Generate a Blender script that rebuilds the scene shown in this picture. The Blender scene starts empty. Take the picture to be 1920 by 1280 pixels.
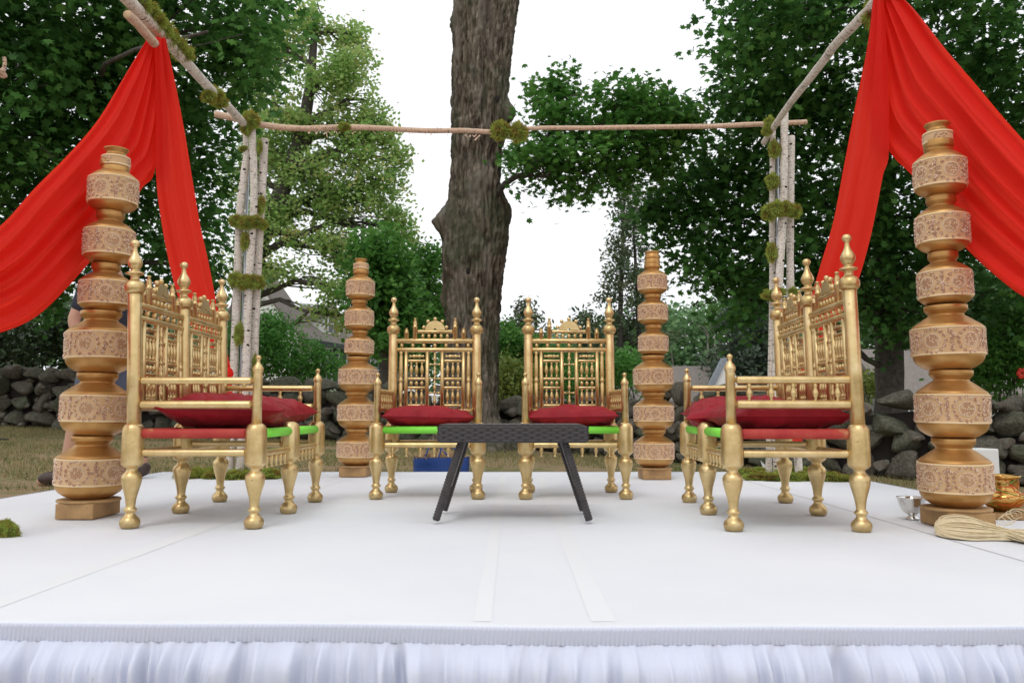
import bpy, bmesh, math, random
import numpy as np
from mathutils import Vector, Matrix, noise as mn

R = math.radians
SC = bpy.context.scene
COL = SC.collection
rnd = random.Random(7)

# ------------------------------------------------------------------ camera
F_PX, W_PX, H_PX = 1500.0, 1920.0, 1280.0
HORIZ = 776.0                       # horizon row in the photograph
EYE = 0.45
PITCH = math.atan((HORIZ - H_PX / 2) / F_PX)
cam_d = bpy.data.cameras.new('camera')
cam = bpy.data.objects.new('camera', cam_d)
COL.objects.link(cam)
cam.location = (0, 0, EYE)
cam.rotation_euler = (R(90) + PITCH, 0, 0)
cam_d.sensor_width = 36
cam_d.lens = 36 * F_PX / W_PX
cam_d.clip_end = 1500
cam_d.dof.use_dof = True
cam_d.dof.focus_distance = 3.5
cam_d.dof.aperture_fstop = 10.0
SC.camera = cam

# ------------------------------------------------------------------ sky and sun
SUN_EL, SUN_AZ = 58.0, 200.0        # sun high, behind the camera and a little to the left
w = bpy.data.worlds.new('World')
SC.world = w
w.use_nodes = True
nt = w.node_tree
nt.nodes.clear()
N = nt.nodes.new
out = N('ShaderNodeOutputWorld'); bg = N('ShaderNodeBackground')
sky = N('ShaderNodeTexSky'); sky.sky_type = 'NISHITA'; sky.sun_disc = False
sky.sun_elevation = R(SUN_EL); sky.sun_rotation = R(SUN_AZ)
sky.air_density = 1.0; sky.dust_density = 3.0
tc = N('ShaderNodeTexCoord'); no = N('ShaderNodeTexNoise')
no.inputs['Scale'].default_value = 2.2; no.inputs['Detail'].default_value = 5
mp = N('ShaderNodeMapping'); mp.inputs['Scale'].default_value = (1, 1, 3)
nt.links.new(tc.outputs['Generated'], mp.inputs['Vector'])
nt.links.new(mp.outputs['Vector'], no.inputs['Vector'])
cr = N('ShaderNodeValToRGB')
cr.color_ramp.elements[0].position = .3; cr.color_ramp.elements[0].color = (9.5, 9.8, 10.3, 1)
cr.color_ramp.elements[1].position = .7; cr.color_ramp.elements[1].color = (10.8, 10.8, 10.8, 1)
nt.links.new(no.outputs['Fac'], cr.inputs['Fac'])
mx = N('ShaderNodeMixRGB'); mx.inputs['Fac'].default_value = .92     # a thick white cloud cover over the blue
nt.links.new(sky.outputs['Color'], mx.inputs['Color1'])
nt.links.new(cr.outputs['Color'], mx.inputs['Color2'])
nt.links.new(mx.outputs['Color'], bg.inputs['Color'])
bg.inputs['Strength'].default_value = 0.1
nt.links.new(bg.outputs['Background'], out.inputs['Surface'])

sl = bpy.data.lights.new('sun', 'SUN'); sl.energy = 0.6; sl.angle = R(16); sl.color = (1, .97, .92)
so = bpy.data.objects.new('sun', sl); COL.objects.link(so)
az = R(SUN_AZ)
sd = Vector((math.sin(az) * math.cos(R(SUN_EL)), math.cos(az) * math.cos(R(SUN_EL)), math.sin(R(SUN_EL))))
so.rotation_euler = sd.to_track_quat('Z', 'Y').to_euler()

SC.view_settings.view_transform = 'Standard'
SC.view_settings.look = 'None'
SC.view_settings.exposure = 0.20
SC.view_settings.gamma = 1.0
SC.view_settings.use_curve_mapping = False
SC.render.engine = 'CYCLES'
SC.cycles.use_denoising = True
SC.cycles.max_bounces = 6
SC.cycles.diffuse_bounces = 3
SC.cycles.transmission_bounces = 4
SC.cycles.sample_clamp_indirect = 8

# ------------------------------------------------------------------ helpers
CP, SP = math.cos(PITCH), math.sin(PITCH)

def at(u, v, Y):
    """world point seen at photo pixel (u, v) at distance Y in front of the camera"""
    fy = F_PX * CP - (640 - v) * SP
    fz = F_PX * SP + (640 - v) * CP
    s = Y / fy
    return Vector(((u - 960) * s, Y, EYE + fz * s))

def ground_z(x, y):
    z = -.22 - .037 * max(-14, min(9, x)) + .011 * min(y, 16)
    if y > 15:
        k = min(1, (y - 15) / 10)
        side = min(1, max(0, (x + 6) / 8))
        z -= 1.6 * k * side
        z -= .35 * k
    return z

def link(o, parent=None):
    COL.objects.link(o)
    if parent is not None:
        o.parent = parent
    return o

def tag(o, label=None, cat=None, group=None, kind=None):
    if label: o['label'] = label
    if cat: o['category'] = cat
    if group: o['group'] = group
    if kind: o['kind'] = kind
    return o

def empty(name, loc=(0, 0, 0), rz=0, parent=None):
    o = bpy.data.objects.new(name, None)
    o.empty_display_size = .1
    link(o, parent)
    o.location = loc
    o.rotation_euler = (0, 0, rz)
    return o

def ob(name, mesh, mat=None, parent=None, mtx=None):
    o = bpy.data.objects.new(name, mesh)
    if mat is not None and not mesh.materials:
        mesh.materials.append(mat)
    link(o, parent)
    if mtx is not None:
        o.matrix_local = mtx
    return o

class MB:
    """collects vertices, faces and uvs and builds one mesh"""
    def __init__(s):
        s.v, s.f, s.uv = [], [], []
    def add(s, vs, fs, uvs=None):
        b = len(s.v)
        s.v.extend([tuple(p) for p in vs])
        s.f.extend([tuple(i + b for i in f) for f in fs])
        s.uv.extend(uvs if uvs else [(0, 0)] * len(vs))
    def mesh(s, name='m', smooth=True):
        m = bpy.data.meshes.new(name)
        m.from_pydata(s.v, [], s.f)
        uvl = m.uv_layers.new(name='UVMap')
        li = np.zeros(len(m.loops), dtype=np.int32)
        m.loops.foreach_get('vertex_index', li)
        a = np.array(s.uv, dtype=np.float32)[li]
        uvl.data.foreach_set('uv', a.ravel())
        if smooth:
            m.polygons.foreach_set('use_smooth', [True] * len(m.polygons))
        m.update()
        return m
    def lathe(s, prof, seg=20, M=Matrix.Identity(4)):
        """prof: list of (z, r)"""
        vs, fs, uv = [], [], []
        for (z, r) in prof:
            for k in range(seg):
                a = 2 * math.pi * k / seg
                vs.append(M @ Vector((r * math.cos(a), r * math.sin(a), z)))
                uv.append((k / seg, z))
        n = len(prof)
        for i in range(n - 1):
            for k in range(seg):
                k2 = (k + 1) % seg
                fs.append((i * seg + k, i * seg + k2, (i + 1) * seg + k2, (i + 1) * seg + k))
        if prof[0][1] > 1e-5: fs.append(tuple(range(seg - 1, -1, -1)))
        if prof[-1][1] > 1e-5: fs.append(tuple((n - 1) * seg + k for k in range(seg)))
        s.add(vs, fs, uv)
        return s
    def tube(s, pts, rad, seg=12, cap=True, wob=0, seed=0):
        """bent round bar through pts; uv = (around in metres, along in metres)"""
        pts = [Vector(p) for p in pts]
        n = len(pts)
        if not hasattr(rad, '__len__'): rad = [rad] * n
        vs, fs, uv = [], [], []
        t0 = (pts[1] - pts[0]).normalized()
        up = Vector((0, 0, 1)) if abs(t0.z) < .9 else Vector((1, 0, 0))
        nx = t0.cross(up).normalized()
        L = 0
        for i in range(n):
            if i == 0: t = t0
            elif i == n - 1: t = (pts[i] - pts[i - 1]).normalized()
            else: t = (pts[i + 1] - pts[i - 1]).normalized()
            nx = (nx - t * nx.dot(t)).normalized()
            ny = t.cross(nx)
            if i: L += (pts[i] - pts[i - 1]).length
            for k in range(seg):
                a = 2 * math.pi * k / seg
                r = rad[i]
                if wob: r *= 1 + wob * mn.noise(Vector((math.cos(a) * 1.3 + seed, math.sin(a) * 1.3, L * 6)))
                vs.append(pts[i] + nx * (math.cos(a) * r) + ny * (math.sin(a) * r))
                uv.append((a * rad[0], L))
        for i in range(n - 1):
            for k in range(seg):
                k2 = (k + 1) % seg
                fs.append((i * seg + k, i * seg + k2, (i + 1) * seg + k2, (i + 1) * seg + k))
        if cap:
            fs.append(tuple(range(seg - 1, -1, -1)))
            fs.append(tuple((n - 1) * seg + k for k in range(seg)))
        s.add(vs, fs, uv)
        return s
    def box(s, lo, hi, M=Matrix.Identity(4), bev=0):
        x0, y0, z0 = lo; x1, y1, z1 = hi
        vs = [M @ Vector(p) for p in ((x0, y0, z0), (x1, y0, z0), (x1, y1, z0), (x0, y1, z0), (x0, y0, z1), (x1, y0, z1), (x1, y1, z1), (x0, y1, z1))]
        s.add(vs, [(3, 2, 1, 0), (4, 5, 6, 7), (0, 1, 5, 4), (1, 2, 6, 5), (2, 3, 7, 6), (3, 0, 4, 7)])
        return s
    def ball(s, c, r, seg=12, rings=8, sc=(1, 1, 1)):
        prof = [(-r * math.cos(math.pi * i / rings), max(1e-6, r * math.sin(math.pi * i / rings))) for i in range(rings + 1)]
        return s.lathe(prof, seg, Matrix.Translation(c) @ Matrix.Diagonal((*sc, 1)))

def bevel(o, wd=.004, seg=2):
    m = o.modifiers.new('bevel', 'BEVEL'); m.width = wd; m.segments = seg; m.limit_method = 'ANGLE'
    return o

def smooth_prof(pts, n=4):
    """Catmull-Rom through (z, r) points"""
    out = []
    P = [pts[0]] + list(pts) + [pts[-1]]
    for i in range(1, len(P) - 2):
        for k in range(n):
            t = k / n
            q = []
            for c in (0, 1):
                a, b, cc, d = P[i - 1][c], P[i][c], P[i + 1][c], P[i + 2][c]
                q.append(.5 * (2 * b + (cc - a) * t + (2 * a - 5 * b + 4 * cc - d) * t * t + (3 * b - a - 3 * cc + d) * t ** 3))
            out.append((q[0], max(1e-4, q[1])))
    out.append(pts[-1])
    return out

def curve_pts(pts, n=8):
    out = []
    P = [Vector(p) for p in pts]
    P = [P[0]] + P + [P[-1]]
    for i in range(1, len(P) - 2):
        for k in range(n):
            t = k / n
            a, b, c, d = P[i - 1], P[i], P[i + 1], P[i + 2]
            out.append(.5 * (2 * b + (c - a) * t + (2 * a - 5 * b + 4 * c - d) * t * t + (3 * b - a - 3 * c + d) * t ** 3))
    out.append(P[-1].copy())
    return out

def lerp_list(xs, ys, x):
    return float(np.interp(x, xs, ys))

# ------------------------------------------------------------------ materials
class Mat:
    def __init__(s, name, base=(.5, .5, .5), rough=.6, metal=0, spec=.5):
        s.m = bpy.data.materials.new(name)
        s.m.use_nodes = True
        s.nt = s.m.node_tree
        s.b = s.nt.nodes['Principled BSDF']
        s.out = s.nt.nodes['Material Output']
        s.set('Base Color', (*base, 1)); s.set('Roughness', rough); s.set('Metallic', metal)
        s.set('Specular IOR Level', spec)
    def set(s, k, v):
        s.b.inputs[k].default_value = v
        return s
    def n(s, t, **kw):
        x = s.nt.nodes.new(t)
        for k, v in kw.items():
            if k in x.inputs: x.inputs[k].default_value = v
            else: setattr(x, k, v)
        return x
    def l(s, a, b): s.nt.links.new(a, b)
    def coord(s, kind='Object', scale=(1, 1, 1)):
        tc = s.n('ShaderNodeTexCoord'); mp = s.n('ShaderNodeMapping')
        mp.inputs['Scale'].default_value = scale
        s.l(tc.outputs[kind], mp.inputs['Vector'])
        return mp.outputs['Vector']
    def noise(s, vec, scale=5, detail=4, rough=.6):
        x = s.n('ShaderNodeTexNoise'); x.inputs['Scale'].default_value = scale
        x.inputs['Detail'].default_value = detail; x.inputs['Roughness'].default_value = rough
        s.l(vec, x.inputs['Vector'])
        return x.outputs['Fac']
    def ramp(s, fac, stops):
        x = s.n('ShaderNodeValToRGB'); e = x.color_ramp.elements
        while len(e) < len(stops): e.new(.5)
        for i, (p, c) in enumerate(stops):
            e[i].position = p; e[i].color = (*c, 1) if len(c) == 3 else c
        s.l(fac, x.inputs['Fac'])
        return x.outputs['Color']
    def mix(s, fac, a, b, mode='MIX'):
        x = s.n('ShaderNodeMixRGB', blend_type=mode)
        for k, v in (('Fac', fac), ('Color1', a), ('Color2', b)):
            if isinstance(v, (int, float)): x.inputs[k].default_value = v
            elif isinstance(v, tuple): x.inputs[k].default_value = (*v, 1)
            else: s.l(v, x.inputs[k])
        return x.outputs['Color']
    def bump(s, h, strength=.3, dist=.01):
        x = s.n('ShaderNodeBump'); x.inputs['Strength'].default_value = strength; x.inputs['Distance'].default_value = dist
        s.l(h, x.inputs['Height']); s.l(x.outputs['Normal'], s.b.inputs['Normal'])
        return x
    def color(s, c): s.l(c, s.b.inputs['Base Color']); return s

def mottled(name, c0, c1, rough=.6, metal=0, sc=8, bump=.2, bd=.004, spec=.5, kind='Object'):
    m = Mat(name, c0, rough, metal, spec)
    v = m.coord(kind)
    n1 = m.noise(v, sc, 5)
    m.color(m.ramp(n1, [(.3, c0), (.7, c1)]))
    if bump: m.bump(m.noise(v, sc * 6, 3), bump, bd)
    return m

# gold paint of the chairs: brushed, worn brown at the feet
m = Mat('gold_paint', (.6, .44, .19), .36, .88)
v = m.coord('Object')
a = m.noise(v, 14, 5); b = m.noise(m.coord('Object', (1, 1, .25)), 60, 3)
c = m.ramp(a, [(.25, (.50, .35, .14)), (.5, (.70, .52, .25)), (.75, (.84, .67, .38))])
chip = m.ramp(m.noise(v, 55, 5, .75), [(.63, (0, 0, 0)), (.69, (.7, .7, .7))])
c = m.mix(chip, c, (.20, .11, .045))
sep = m.n('ShaderNodeSeparateXYZ'); g = m.n('ShaderNodeNewGeometry'); m.l(g.outputs['Position'], sep.inputs[0])
mr = m.n('ShaderNodeMapRange'); mr.inputs['From Min'].default_value = .0; mr.inputs['From Max'].default_value = .05
mr.inputs['To Min'].default_value = .75; mr.inputs['To Max'].default_value = 0
m.l(sep.outputs['Z'], mr.inputs['Value'])
wn = m.noise(v, 40, 4)
mu = m.n('ShaderNodeMath', operation='MULTIPLY'); m.l(mr.outputs[0], mu.inputs[0]); m.l(wn, mu.inputs[1])
c = m.mix(mu.outputs[0], c, (.10, .07, .035))
m.color(c)
rr = m.n('ShaderNodeMapRange'); rr.inputs['To Min'].default_value = .22; rr.inputs['To Max'].default_value = .52
m.l(b, rr.inputs['Value']); m.l(rr.outputs[0], m.b.inputs['Roughness'])
m.bump(b, .12, .002)
GOLD = m.m
# pot metal: darker, coppery satin gold
m = Mat('pot_gold', (.55, .30, .10), .42, .8)
v = m.coord('Object')
c = m.ramp(m.noise(v, 7, 5), [(.3, (.42, .215, .066)), (.7, (.62, .36, .13))])
m.color(c)
b = m.noise(m.coord('Object', (1, 1, 14)), 9, 3)
m.bump(b, .14, .004)
POT = m.m
# the embroidered fabric
m = Mat('pot_fabric', (.62, .42, .22), .7, .15)
v = m.coord('Object')
m.color(m.ramp(m.noise(v, 12, 4), [(.3, (.54, .34, .17)), (.7, (.70, .47, .26))]))
m.bump(m.noise(m.coord('Object', (1, 1, 3)), 240, 2), .35, .002)
m.set('Sheen Weight', .3)
FABR = m.m
m = Mat('bead_ring_glint', (.90, .72, .56), .2, .2); RING_GLINT = m.m  # pale ring beads; scattered among the copper ones, their colour paints in highlights
m = Mat('bead_copper', (.62, .36, .24), .22, .4); m.set('Coat Weight', .8); m.set('Coat Roughness', .08); BEAD = m.m
m = Mat('trim_cream', (.80, .62, .38), .6, .1); TRIM = m.m
# red silk cushions
m = Mat('silk_red', (.36, .006, .014), .5, 0, .25)
v = m.coord('Object')
m.color(m.ramp(m.noise(v, 5, 4), [(.3, (.23, .003, .010)), (.75, (.33, .005, .015))]))
m.bump(m.noise(v, 16, 7, .7), .75, .010)
SILK = m.m
# drape chiffon
m = Mat('drape_red', (.80, .018, .010), .75, 0, .2)
v = m.coord('Object')
m.color(m.ramp(m.noise(v, 2.5, 4), [(.3, (.76, .030, .020)), (.75, (.84, .042, .028))]))
m.bump(m.mix(.4, m.noise(v, 14, 6, .65), m.noise(m.coord('Object', (1, 1, 1)), 300, 1)), .30, .012)
tr = m.n('ShaderNodeBsdfTranslucent'); tr.inputs['Color'].default_value = (.95, .05, .025, 1)
ms = m.n('ShaderNodeMixShader'); ms.inputs[0].default_value = .52
m.l(m.b.outputs[0], ms.inputs[1]); m.l(tr.outputs[0], ms.inputs[2]); m.l(ms.outputs[0], m.out.inputs['Surface'])
DRAPE = m.m
# green wrapped rail, red faded rail
m = mottled('green_wrap', (.20, .74, .05), (.25, .82, .08), .6, 0, 12, .3, .003); GREEN = m.m
m = Mat('red_wrap', (.45, .04, .03), .6)
v = m.coord('Object', (1, 1, 1))
m.color(m.ramp(m.noise(v, 9, 5), [(.38, (.36, .013, .013)), (.56, (.42, .04, .025)), (.68, (.46, .22, .09))]))
m.bump(m.noise(v, 70, 3), .3, .002)
REDW = m.m
m = mottled('webbing', (.42, .40, .34), (.55, .53, .48), .8, 0, 30, .3, .003); WEB = m.m
# white stage cloth
m = Mat('stage_cloth', (.79, .80, .82), .75, 0, .3)
v = m.coord('Object')
m.color(m.ramp(m.noise(v, 1.1, 6, .55), [(.3, (.71, .735, .775)), (.7, (.785, .80, .825))]))
h1 = m.noise(v, 3.5, 5); h2 = m.noise(v, 420, 2)
h3 = m.noise(m.coord('Object', (.8, 2.6, 1)), 1.6, 3)
hh = m.mix(.12, m.mix(.5, h1, h3), h2); m.bump(hh, .45, .02)
CLOTH = m.m
m = Mat('stage_tape', (.76, .775, .79), .65, 0, .3)
m.bump(m.noise(m.coord('Object', (6, 1, 1)), 20, 3), .15, .002); TAPE = m.m
m = Mat('seam_thread', (.42, .41, .42), .8); SEAM = m.m
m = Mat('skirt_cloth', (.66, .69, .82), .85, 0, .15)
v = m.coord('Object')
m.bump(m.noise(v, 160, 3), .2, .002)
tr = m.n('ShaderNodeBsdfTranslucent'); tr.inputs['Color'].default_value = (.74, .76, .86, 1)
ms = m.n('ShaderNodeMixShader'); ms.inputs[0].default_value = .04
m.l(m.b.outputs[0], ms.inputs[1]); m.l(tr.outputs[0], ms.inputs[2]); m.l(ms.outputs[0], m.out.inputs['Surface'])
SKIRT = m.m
# birch bark: white, dark horizontal lenticels and grey stains
def birch(name, c0, c1, dark, amt):
    m = Mat(name, c0, .7)
    uv = m.coord('UV', (1, 1, 1))
    base = m.ramp(m.noise(uv, 9, 5), [(.3, c0), (.7, c1)])
    vv = m.coord('UV', (14, 75, 1))
    ln = m.noise(vv, 1.0, 3, .7)
    mask = m.ramp(ln, [(amt, (0, 0, 0)), (amt + .05, (1, 1, 1))])
    c = m.mix(mask, base, dark)
    v3 = m.coord('UV', (24, 9, 1))
    m2 = m.ramp(m.noise(v3, 1.0, 5, .75), [(.56, (0, 0, 0)), (.68, (.7, .7, .7))])
    c = m.mix(m2, c, (.13, .12, .105))
    v4 = m.coord('UV', (60, 160, 1))
    m3 = m.ramp(m.noise(v4, 1.0, 2), [(.60, (0, 0, 0)), (.64, (1, 1, 1))])
    c = m.mix(m3, c, (.10, .08, .06))
    m.color(c); m.bump(m.noise(m.coord('UV', (20, 80, 1)), 1, 5), .4, .004)
    return m.m
BIRCH = birch('birch_bark', (.60, .53, .45), (.78, .72, .65), (.06, .045, .035), .585)
BIRCHP = birch('birch_bark_pink', (.56, .37, .25), (.68, .49, .36), (.16, .08, .05), .60)
m = mottled('cut_wood', (.62, .42, .24), (.72, .52, .32), .7, 0, 30, .1); CUTW = m.m
m = Mat('dark_knot', (.012, .009, .007), .95); KNOT = m.m
m = mottled('pole_metal', (.55, .58, .62), (.62, .65, .70), .35, .8, 20, .05); STEEL = m.m
# moss
def toned(name, stops, rough=.8, trans=0, spec=.3, nsc=3.0, ns=.5):
    """leafy stuff: colour from a per-face tone attribute and a soft noise"""
    m = Mat(name, (.1, .2, .05), rough, 0, spec)
    at_ = m.n('ShaderNodeAttribute'); at_.attribute_name = 'tone'
    v = m.coord('Object')
    nn = m.noise(v, nsc, 3)
    f = m.mix(ns, at_.outputs['Fac'], nn)
    c = m.ramp(f, stops)
    m.color(c)
    if trans:
        tr = m.n('ShaderNodeBsdfTranslucent'); m.l(c, tr.inputs['Color'])
        ms = m.n('ShaderNodeMixShader'); ms.inputs[0].default_value = trans
        m.l(m.b.outputs[0], ms.inputs[1]); m.l(tr.outputs[0], ms.inputs[2]); m.l(ms.outputs[0], m.out.inputs['Surface'])
    return m.m
MOSS = toned('moss', [(.25, (.34, .14, .04)), (.40, (.34, .25, .06)), (.50, (.30, .38, .07)), (.70, (.46, .56, .13))], .9, .3, .1, 14, .6)
LEAF_DK = toned('maple_leaf_dark', [(.2, (.028, .090, .022)), (.45, (.055, .155, .034)), (.60, (.10, .25, .055)), (.78, (.18, .37, .09))], .5, .48, .22)
LEAF_MD = toned('maple_leaf_green', [(.2, (.045, .14, .026)), (.5, (.085, .23, .042)), (.85, (.18, .36, .075))], .5, .42, .22)
LEAF_LT = toned('maple_leaf_light', [(.2, (.17, .33, .09)), (.40, (.28, .46, .13)), (.56, (.38, .52, .18)), (.74, (.62, .52, .22))], .6, .55, .2, .9, .6)
LEAF_BU = toned('bush_leaf', [(.2, (.045, .15, .025)), (.5, (.09, .26, .045)), (.85, (.18, .38, .09))], .5, .4, .25)
LEAF_RH = toned('rhododendron_leaf', [(.2, (.02, .045, .015)), (.5, (.035, .075, .022)), (.75, (.07, .10, .035)), (.9, (.16, .11, .04))], .4, .15, .6)
LEAF_PN = toned('pine_needle', [(.2, (.06, .10, .05)), (.5, (.11, .16, .08)), (.85, (.20, .21, .12))], .7, .2, .2)
LEAF_SP = toned('spruce_needle', [(.2, (.06, .095, .065)), (.5, (.10, .145, .10)), (.85, (.18, .20, .14))], .7, .15, .2)
LEAF_WD = toned('wood_leaf', [(.2, (.08, .17, .07)), (.5, (.14, .26, .11)), (.85, (.24, .36, .16))], .7, .3, .2, .15, .65)
LEAF_YL = toned('shrub_leaf_yellow', [(.2, (.09, .16, .03)), (.5, (.17, .23, .045)), (.85, (.28, .28, .07))], .6, .3, .3)
# bark of the big maple: grey brown with ridges
m = Mat('maple_bark', (.12, .10, .085), .9, 0, .15)
v = m.coord('Object', (1, 1, .22)); v1 = m.coord('Object')
n1 = m.noise(v, 17, 10, .72); n2 = m.noise(v1, 1.6, 5)
c = m.ramp(n1, [(.38, (.030, .021, .015)), (.5, (.14, .108, .080)), (.62, (.34, .28, .225))])
n3 = m.noise(v1, 5, 6, .7)
c = m.mix(m.ramp(n2, [(.42, (0, 0, 0)), (.62, (.7, .7, .7))]), c, (.085, .10, .06))
c = m.mix(m.ramp(n3, [(.52, (0, 0, 0)), (.62, (.55, .55, .55))]), c, (.06, .045, .035))
vs3 = m.coord('Object', (1.4, 1.4, .35)); n4 = m.noise(vs3, 2.4, 5, .6)
c = m.mix(m.ramp(n4, [(.50, (0, 0, 0)), (.60, (.5, .5, .5))]), c, (.24, .21, .18))
m.color(c); m.bump(n1, .9, .04)
BARK = m.m
m = Mat('branch_bark', (.07, .06, .05), .9)
v = m.coord('Object'); n1 = m.noise(v, 18, 6)
m.color(m.ramp(n1, [(.3, (.035, .03, .026)), (.7, (.11, .095, .08))])); m.bump(n1, .6, .02)
BARKD = m.m
# field stone with lichen
m = Mat('field_stone', (.15, .14, .13), .9, 0, .2)
gi = m.n('ShaderNodeObjectInfo')
v = m.coord('Object')
n1 = m.noise(v, 6, 8, .7)
c = m.ramp(n1, [(.28, (.05, .042, .034)), (.5, (.125, .108, .088)), (.72, (.24, .21, .175))])
c2 = m.ramp(n1, [(.28, (.045, .046, .032)), (.5, (.11, .115, .078)), (.72, (.20, .215, .15))])
c = m.mix(gi.outputs['Random'], c, c2)
lk = m.ramp(m.noise(v, 11, 6, .7), [(.56, (0, 0, 0)), (.64, (.6, .6, .6))])
c = m.mix(lk, c, (.22, .26, .19))
m.color(c); m.bump(m.noise(v, 22, 7, .7), .8, .025)
STONE = m.m
m = Mat('wall_core', (.035, .03, .026), 1); CORE = m.m
# lawn: worn, green and straw
m = Mat('lawn', (.1, .12, .05), .95, 0, .1)
v = m.coord('Object')
n1 = m.noise(v, .7, 6, .6); n2 = m.noise(v, 9, 6, .7)
f = m.mix(.45, n1, n2)
m.color(m.ramp(f, [(.34, (.09, .12, .04)), (.43, (.17, .17, .07)), (.50, (.32, .24, .14)), (.66, (.25, .17, .10))]))
m.bump(n2, .8, .05)
LAWN = m.m
GRASS = toned('grass_blade', [(.2, (.07, .12, .03)), (.38, (.13, .18, .05)), (.48, (.30, .25, .12)), (.8, (.46, .36, .20))], .8, .25, .2, .8, .55)
# wicker
m = Mat('wicker', (.035, .030, .030), .42, 0, .5)
v = m.coord('Object', (1, 6, 40))
m.color(m.ramp(m.noise(m.coord('Object'), 30, 3), [(.3, (.022, .018, .019)), (.7, (.045, .037, .038))]))
m.bump(m.noise(v, 12, 3), .25, .001)
WICK = m.m
m = mottled('wicker_grey', (.20, .185, .18), (.28, .26, .25), .5, 0, 40, .1); WICKG = m.m
m = Mat('wood_block', (.42, .25, .11), .6, .1)
v = m.coord('Object')
m.color(m.ramp(m.noise(v, 8, 6, .7), [(.3, (.28, .16, .065)), (.6, (.46, .28, .12)), (.8, (.20, .11, .05))]))
m.bump(m.noise(v, 40, 4), .3, .002)
BLOCK = m.m
m = mottled('white_clapboard', (.78, .79, .78), (.84, .85, .84), .6, 0, 3, .05); WHITE = m.m
m = Mat('roof_shingle', (.13, .115, .105), .9)
v = m.coord('Object')
m.color(m.ramp(m.noise(v, 14, 4), [(.3, (.16, .14, .125)), (.7, (.24, .21, .19))])); ROOF = m.m
m = mottled('roof_slate', (.22, .25, .29), (.30, .33, .37), .6, 0, 9, .1); SLATE = m.m
m = mottled('shutter', (.02, .035, .035), (.03, .045, .045), .5, 0, 8, 0); SHUT = m.m
m = Mat('window_glass', (.05, .06, .07), .08, 0, .6); GLASS = m.m
m = Mat('silver', (.78, .77, .75), .12, 1.0); SILVER = m.m
m = Mat('brass', (.62, .36, .11), .16, 1.0); BRASS = m.m
m = mottled('thread_red', (.65, .06, .02), (.8, .12, .03), .6, 0, 20, 0); TRED = m.m
m = mottled('thread_green', (.10, .30, .05), (.2, .42, .08), .6, 0, 20, 0); TGRN = m.m
m = mottled('thread_orange', (.85, .25, .03), (.9, .35, .05), .6, 0, 20, 0); TORG = m.m
m = Mat('hank', (.62, .47, .27), .55)
v = m.coord('UV', (3, 1, 1))
m.color(m.ramp(m.noise(v, 30, 3), [(.3, (.62, .49, .29)), (.7, (.84, .73, .50))])); HANK = m.m
m = mottled('blue_bag', (.012, .05, .24), (.02, .08, .32), .45, 0, 10, .5, .01); BLUE = m.m
m = mottled('straw', (.38, .24, .12), (.55, .38, .2), .7, 0, 20, 0); STRAW = m.m
m = mottled('navy_cloth', (.018, .02, .035), (.03, .033, .05), .85, 0, 12, .2); NAVY = m.m
m = mottled('short_cloth', (.07, .085, .125), (.10, .12, .17), .85, 0, 12, .2); SHORTC = m.m
m = Mat('skin', (.52, .29, .20), .5); m.set('Subsurface Weight', .1); SKIN = m.m
m = mottled('shoe_brown', (.035, .02, .016), (.06, .035, .028), .5, 0, 20, .1); SHOE = m.m
m = Mat('sock', (.012, .012, .014), .9); SOCK = m.m
m = mottled('hair', (.03, .02, .014), (.05, .034, .022), .6, 0, 60, .3); HAIR = m.m
m = Mat('white_box', (.74, .74, .73), .6); WBOX = m.m
m = mottled('red_petal', (.6, .02, .01), (.75, .05, .02), .6, 0, 20, 0); PETAL = m.m

# ------------------------------------------------------------------ foliage
MAPLE = np.array([(0, 1.0), (.16, .55), (.30, .62), (.62, .66), (.42, .30), (.60, .02), (.30, -.02), (.16, -.25), (0, -.20),
                  (-.16, -.25), (-.30, -.02), (-.60, .02), (-.42, .30), (-.62, .66), (-.30, .62), (-.16, .55)])
OVAL = np.array([(0, 1.0), (.30, .45), (.22, -.05), (0, -.3), (-.22, -.05), (-.30, .45)])
ROUND5 = np.array([(0, .9), (.55, .35), (.35, -.45), (-.35, -.45), (-.55, .35)])
NEEDLE = np.array([(0, 1.0), (.10, 0), (0, -1.0), (-.10, 0)])

def leaf_mesh(name, pos, size, tilt, rs, outline, updir=None, tone=None, curl=.25):
    """one mesh of separate leaves: pos (n,3), size (n,), tilt = spread of the normals"""
    n = len(pos)
    k = len(outline)
    nrm = rs.normal(0, tilt, (n, 3)); nrm[:, 2] += 1.0
    if updir is not None: nrm += updir
    nrm /= np.linalg.norm(nrm, axis=1)[:, None]
    a = rs.normal(0, 1, (n, 3))
    t = a - nrm * (a * nrm).sum(1)[:, None]
    t /= np.linalg.norm(t, axis=1)[:, None]
    b = np.cross(nrm, t)
    o = outline
    s = size[:, None, None]
    P = pos[:, None, :] + s * (o[None, :, 0, None] * b[:, None, :] + o[None, :, 1, None] * t[:, None, :]
        + (-curl * (o[None, :, 0, None] ** 2 * 1.4 + o[None, :, 1, None] ** 2 * .5)) * nrm[:, None, :])
    m = bpy.data.meshes.new(name)
    V = P.reshape(-1, 3).astype(np.float32)
    m.vertices.add(len(V)); m.vertices.foreach_set('co', V.ravel())
    m.loops.add(n * k); m.loops.foreach_set('vertex_index', np.arange(n * k, dtype=np.int32))
    m.polygons.add(n)
    m.polygons.foreach_set('loop_start', np.arange(0, n * k, k, dtype=np.int32))
    m.polygons.foreach_set('loop_total', np.full(n, k, dtype=np.int32))
    m.update(calc_edges=True)
    at_ = m.attributes.new('tone', 'FLOAT', 'FACE')
    tn = tone if tone is not None else rs.random(n)
    at_.data.foreach_set('value', np.asarray(tn, dtype=np.float32))
    return m

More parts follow.
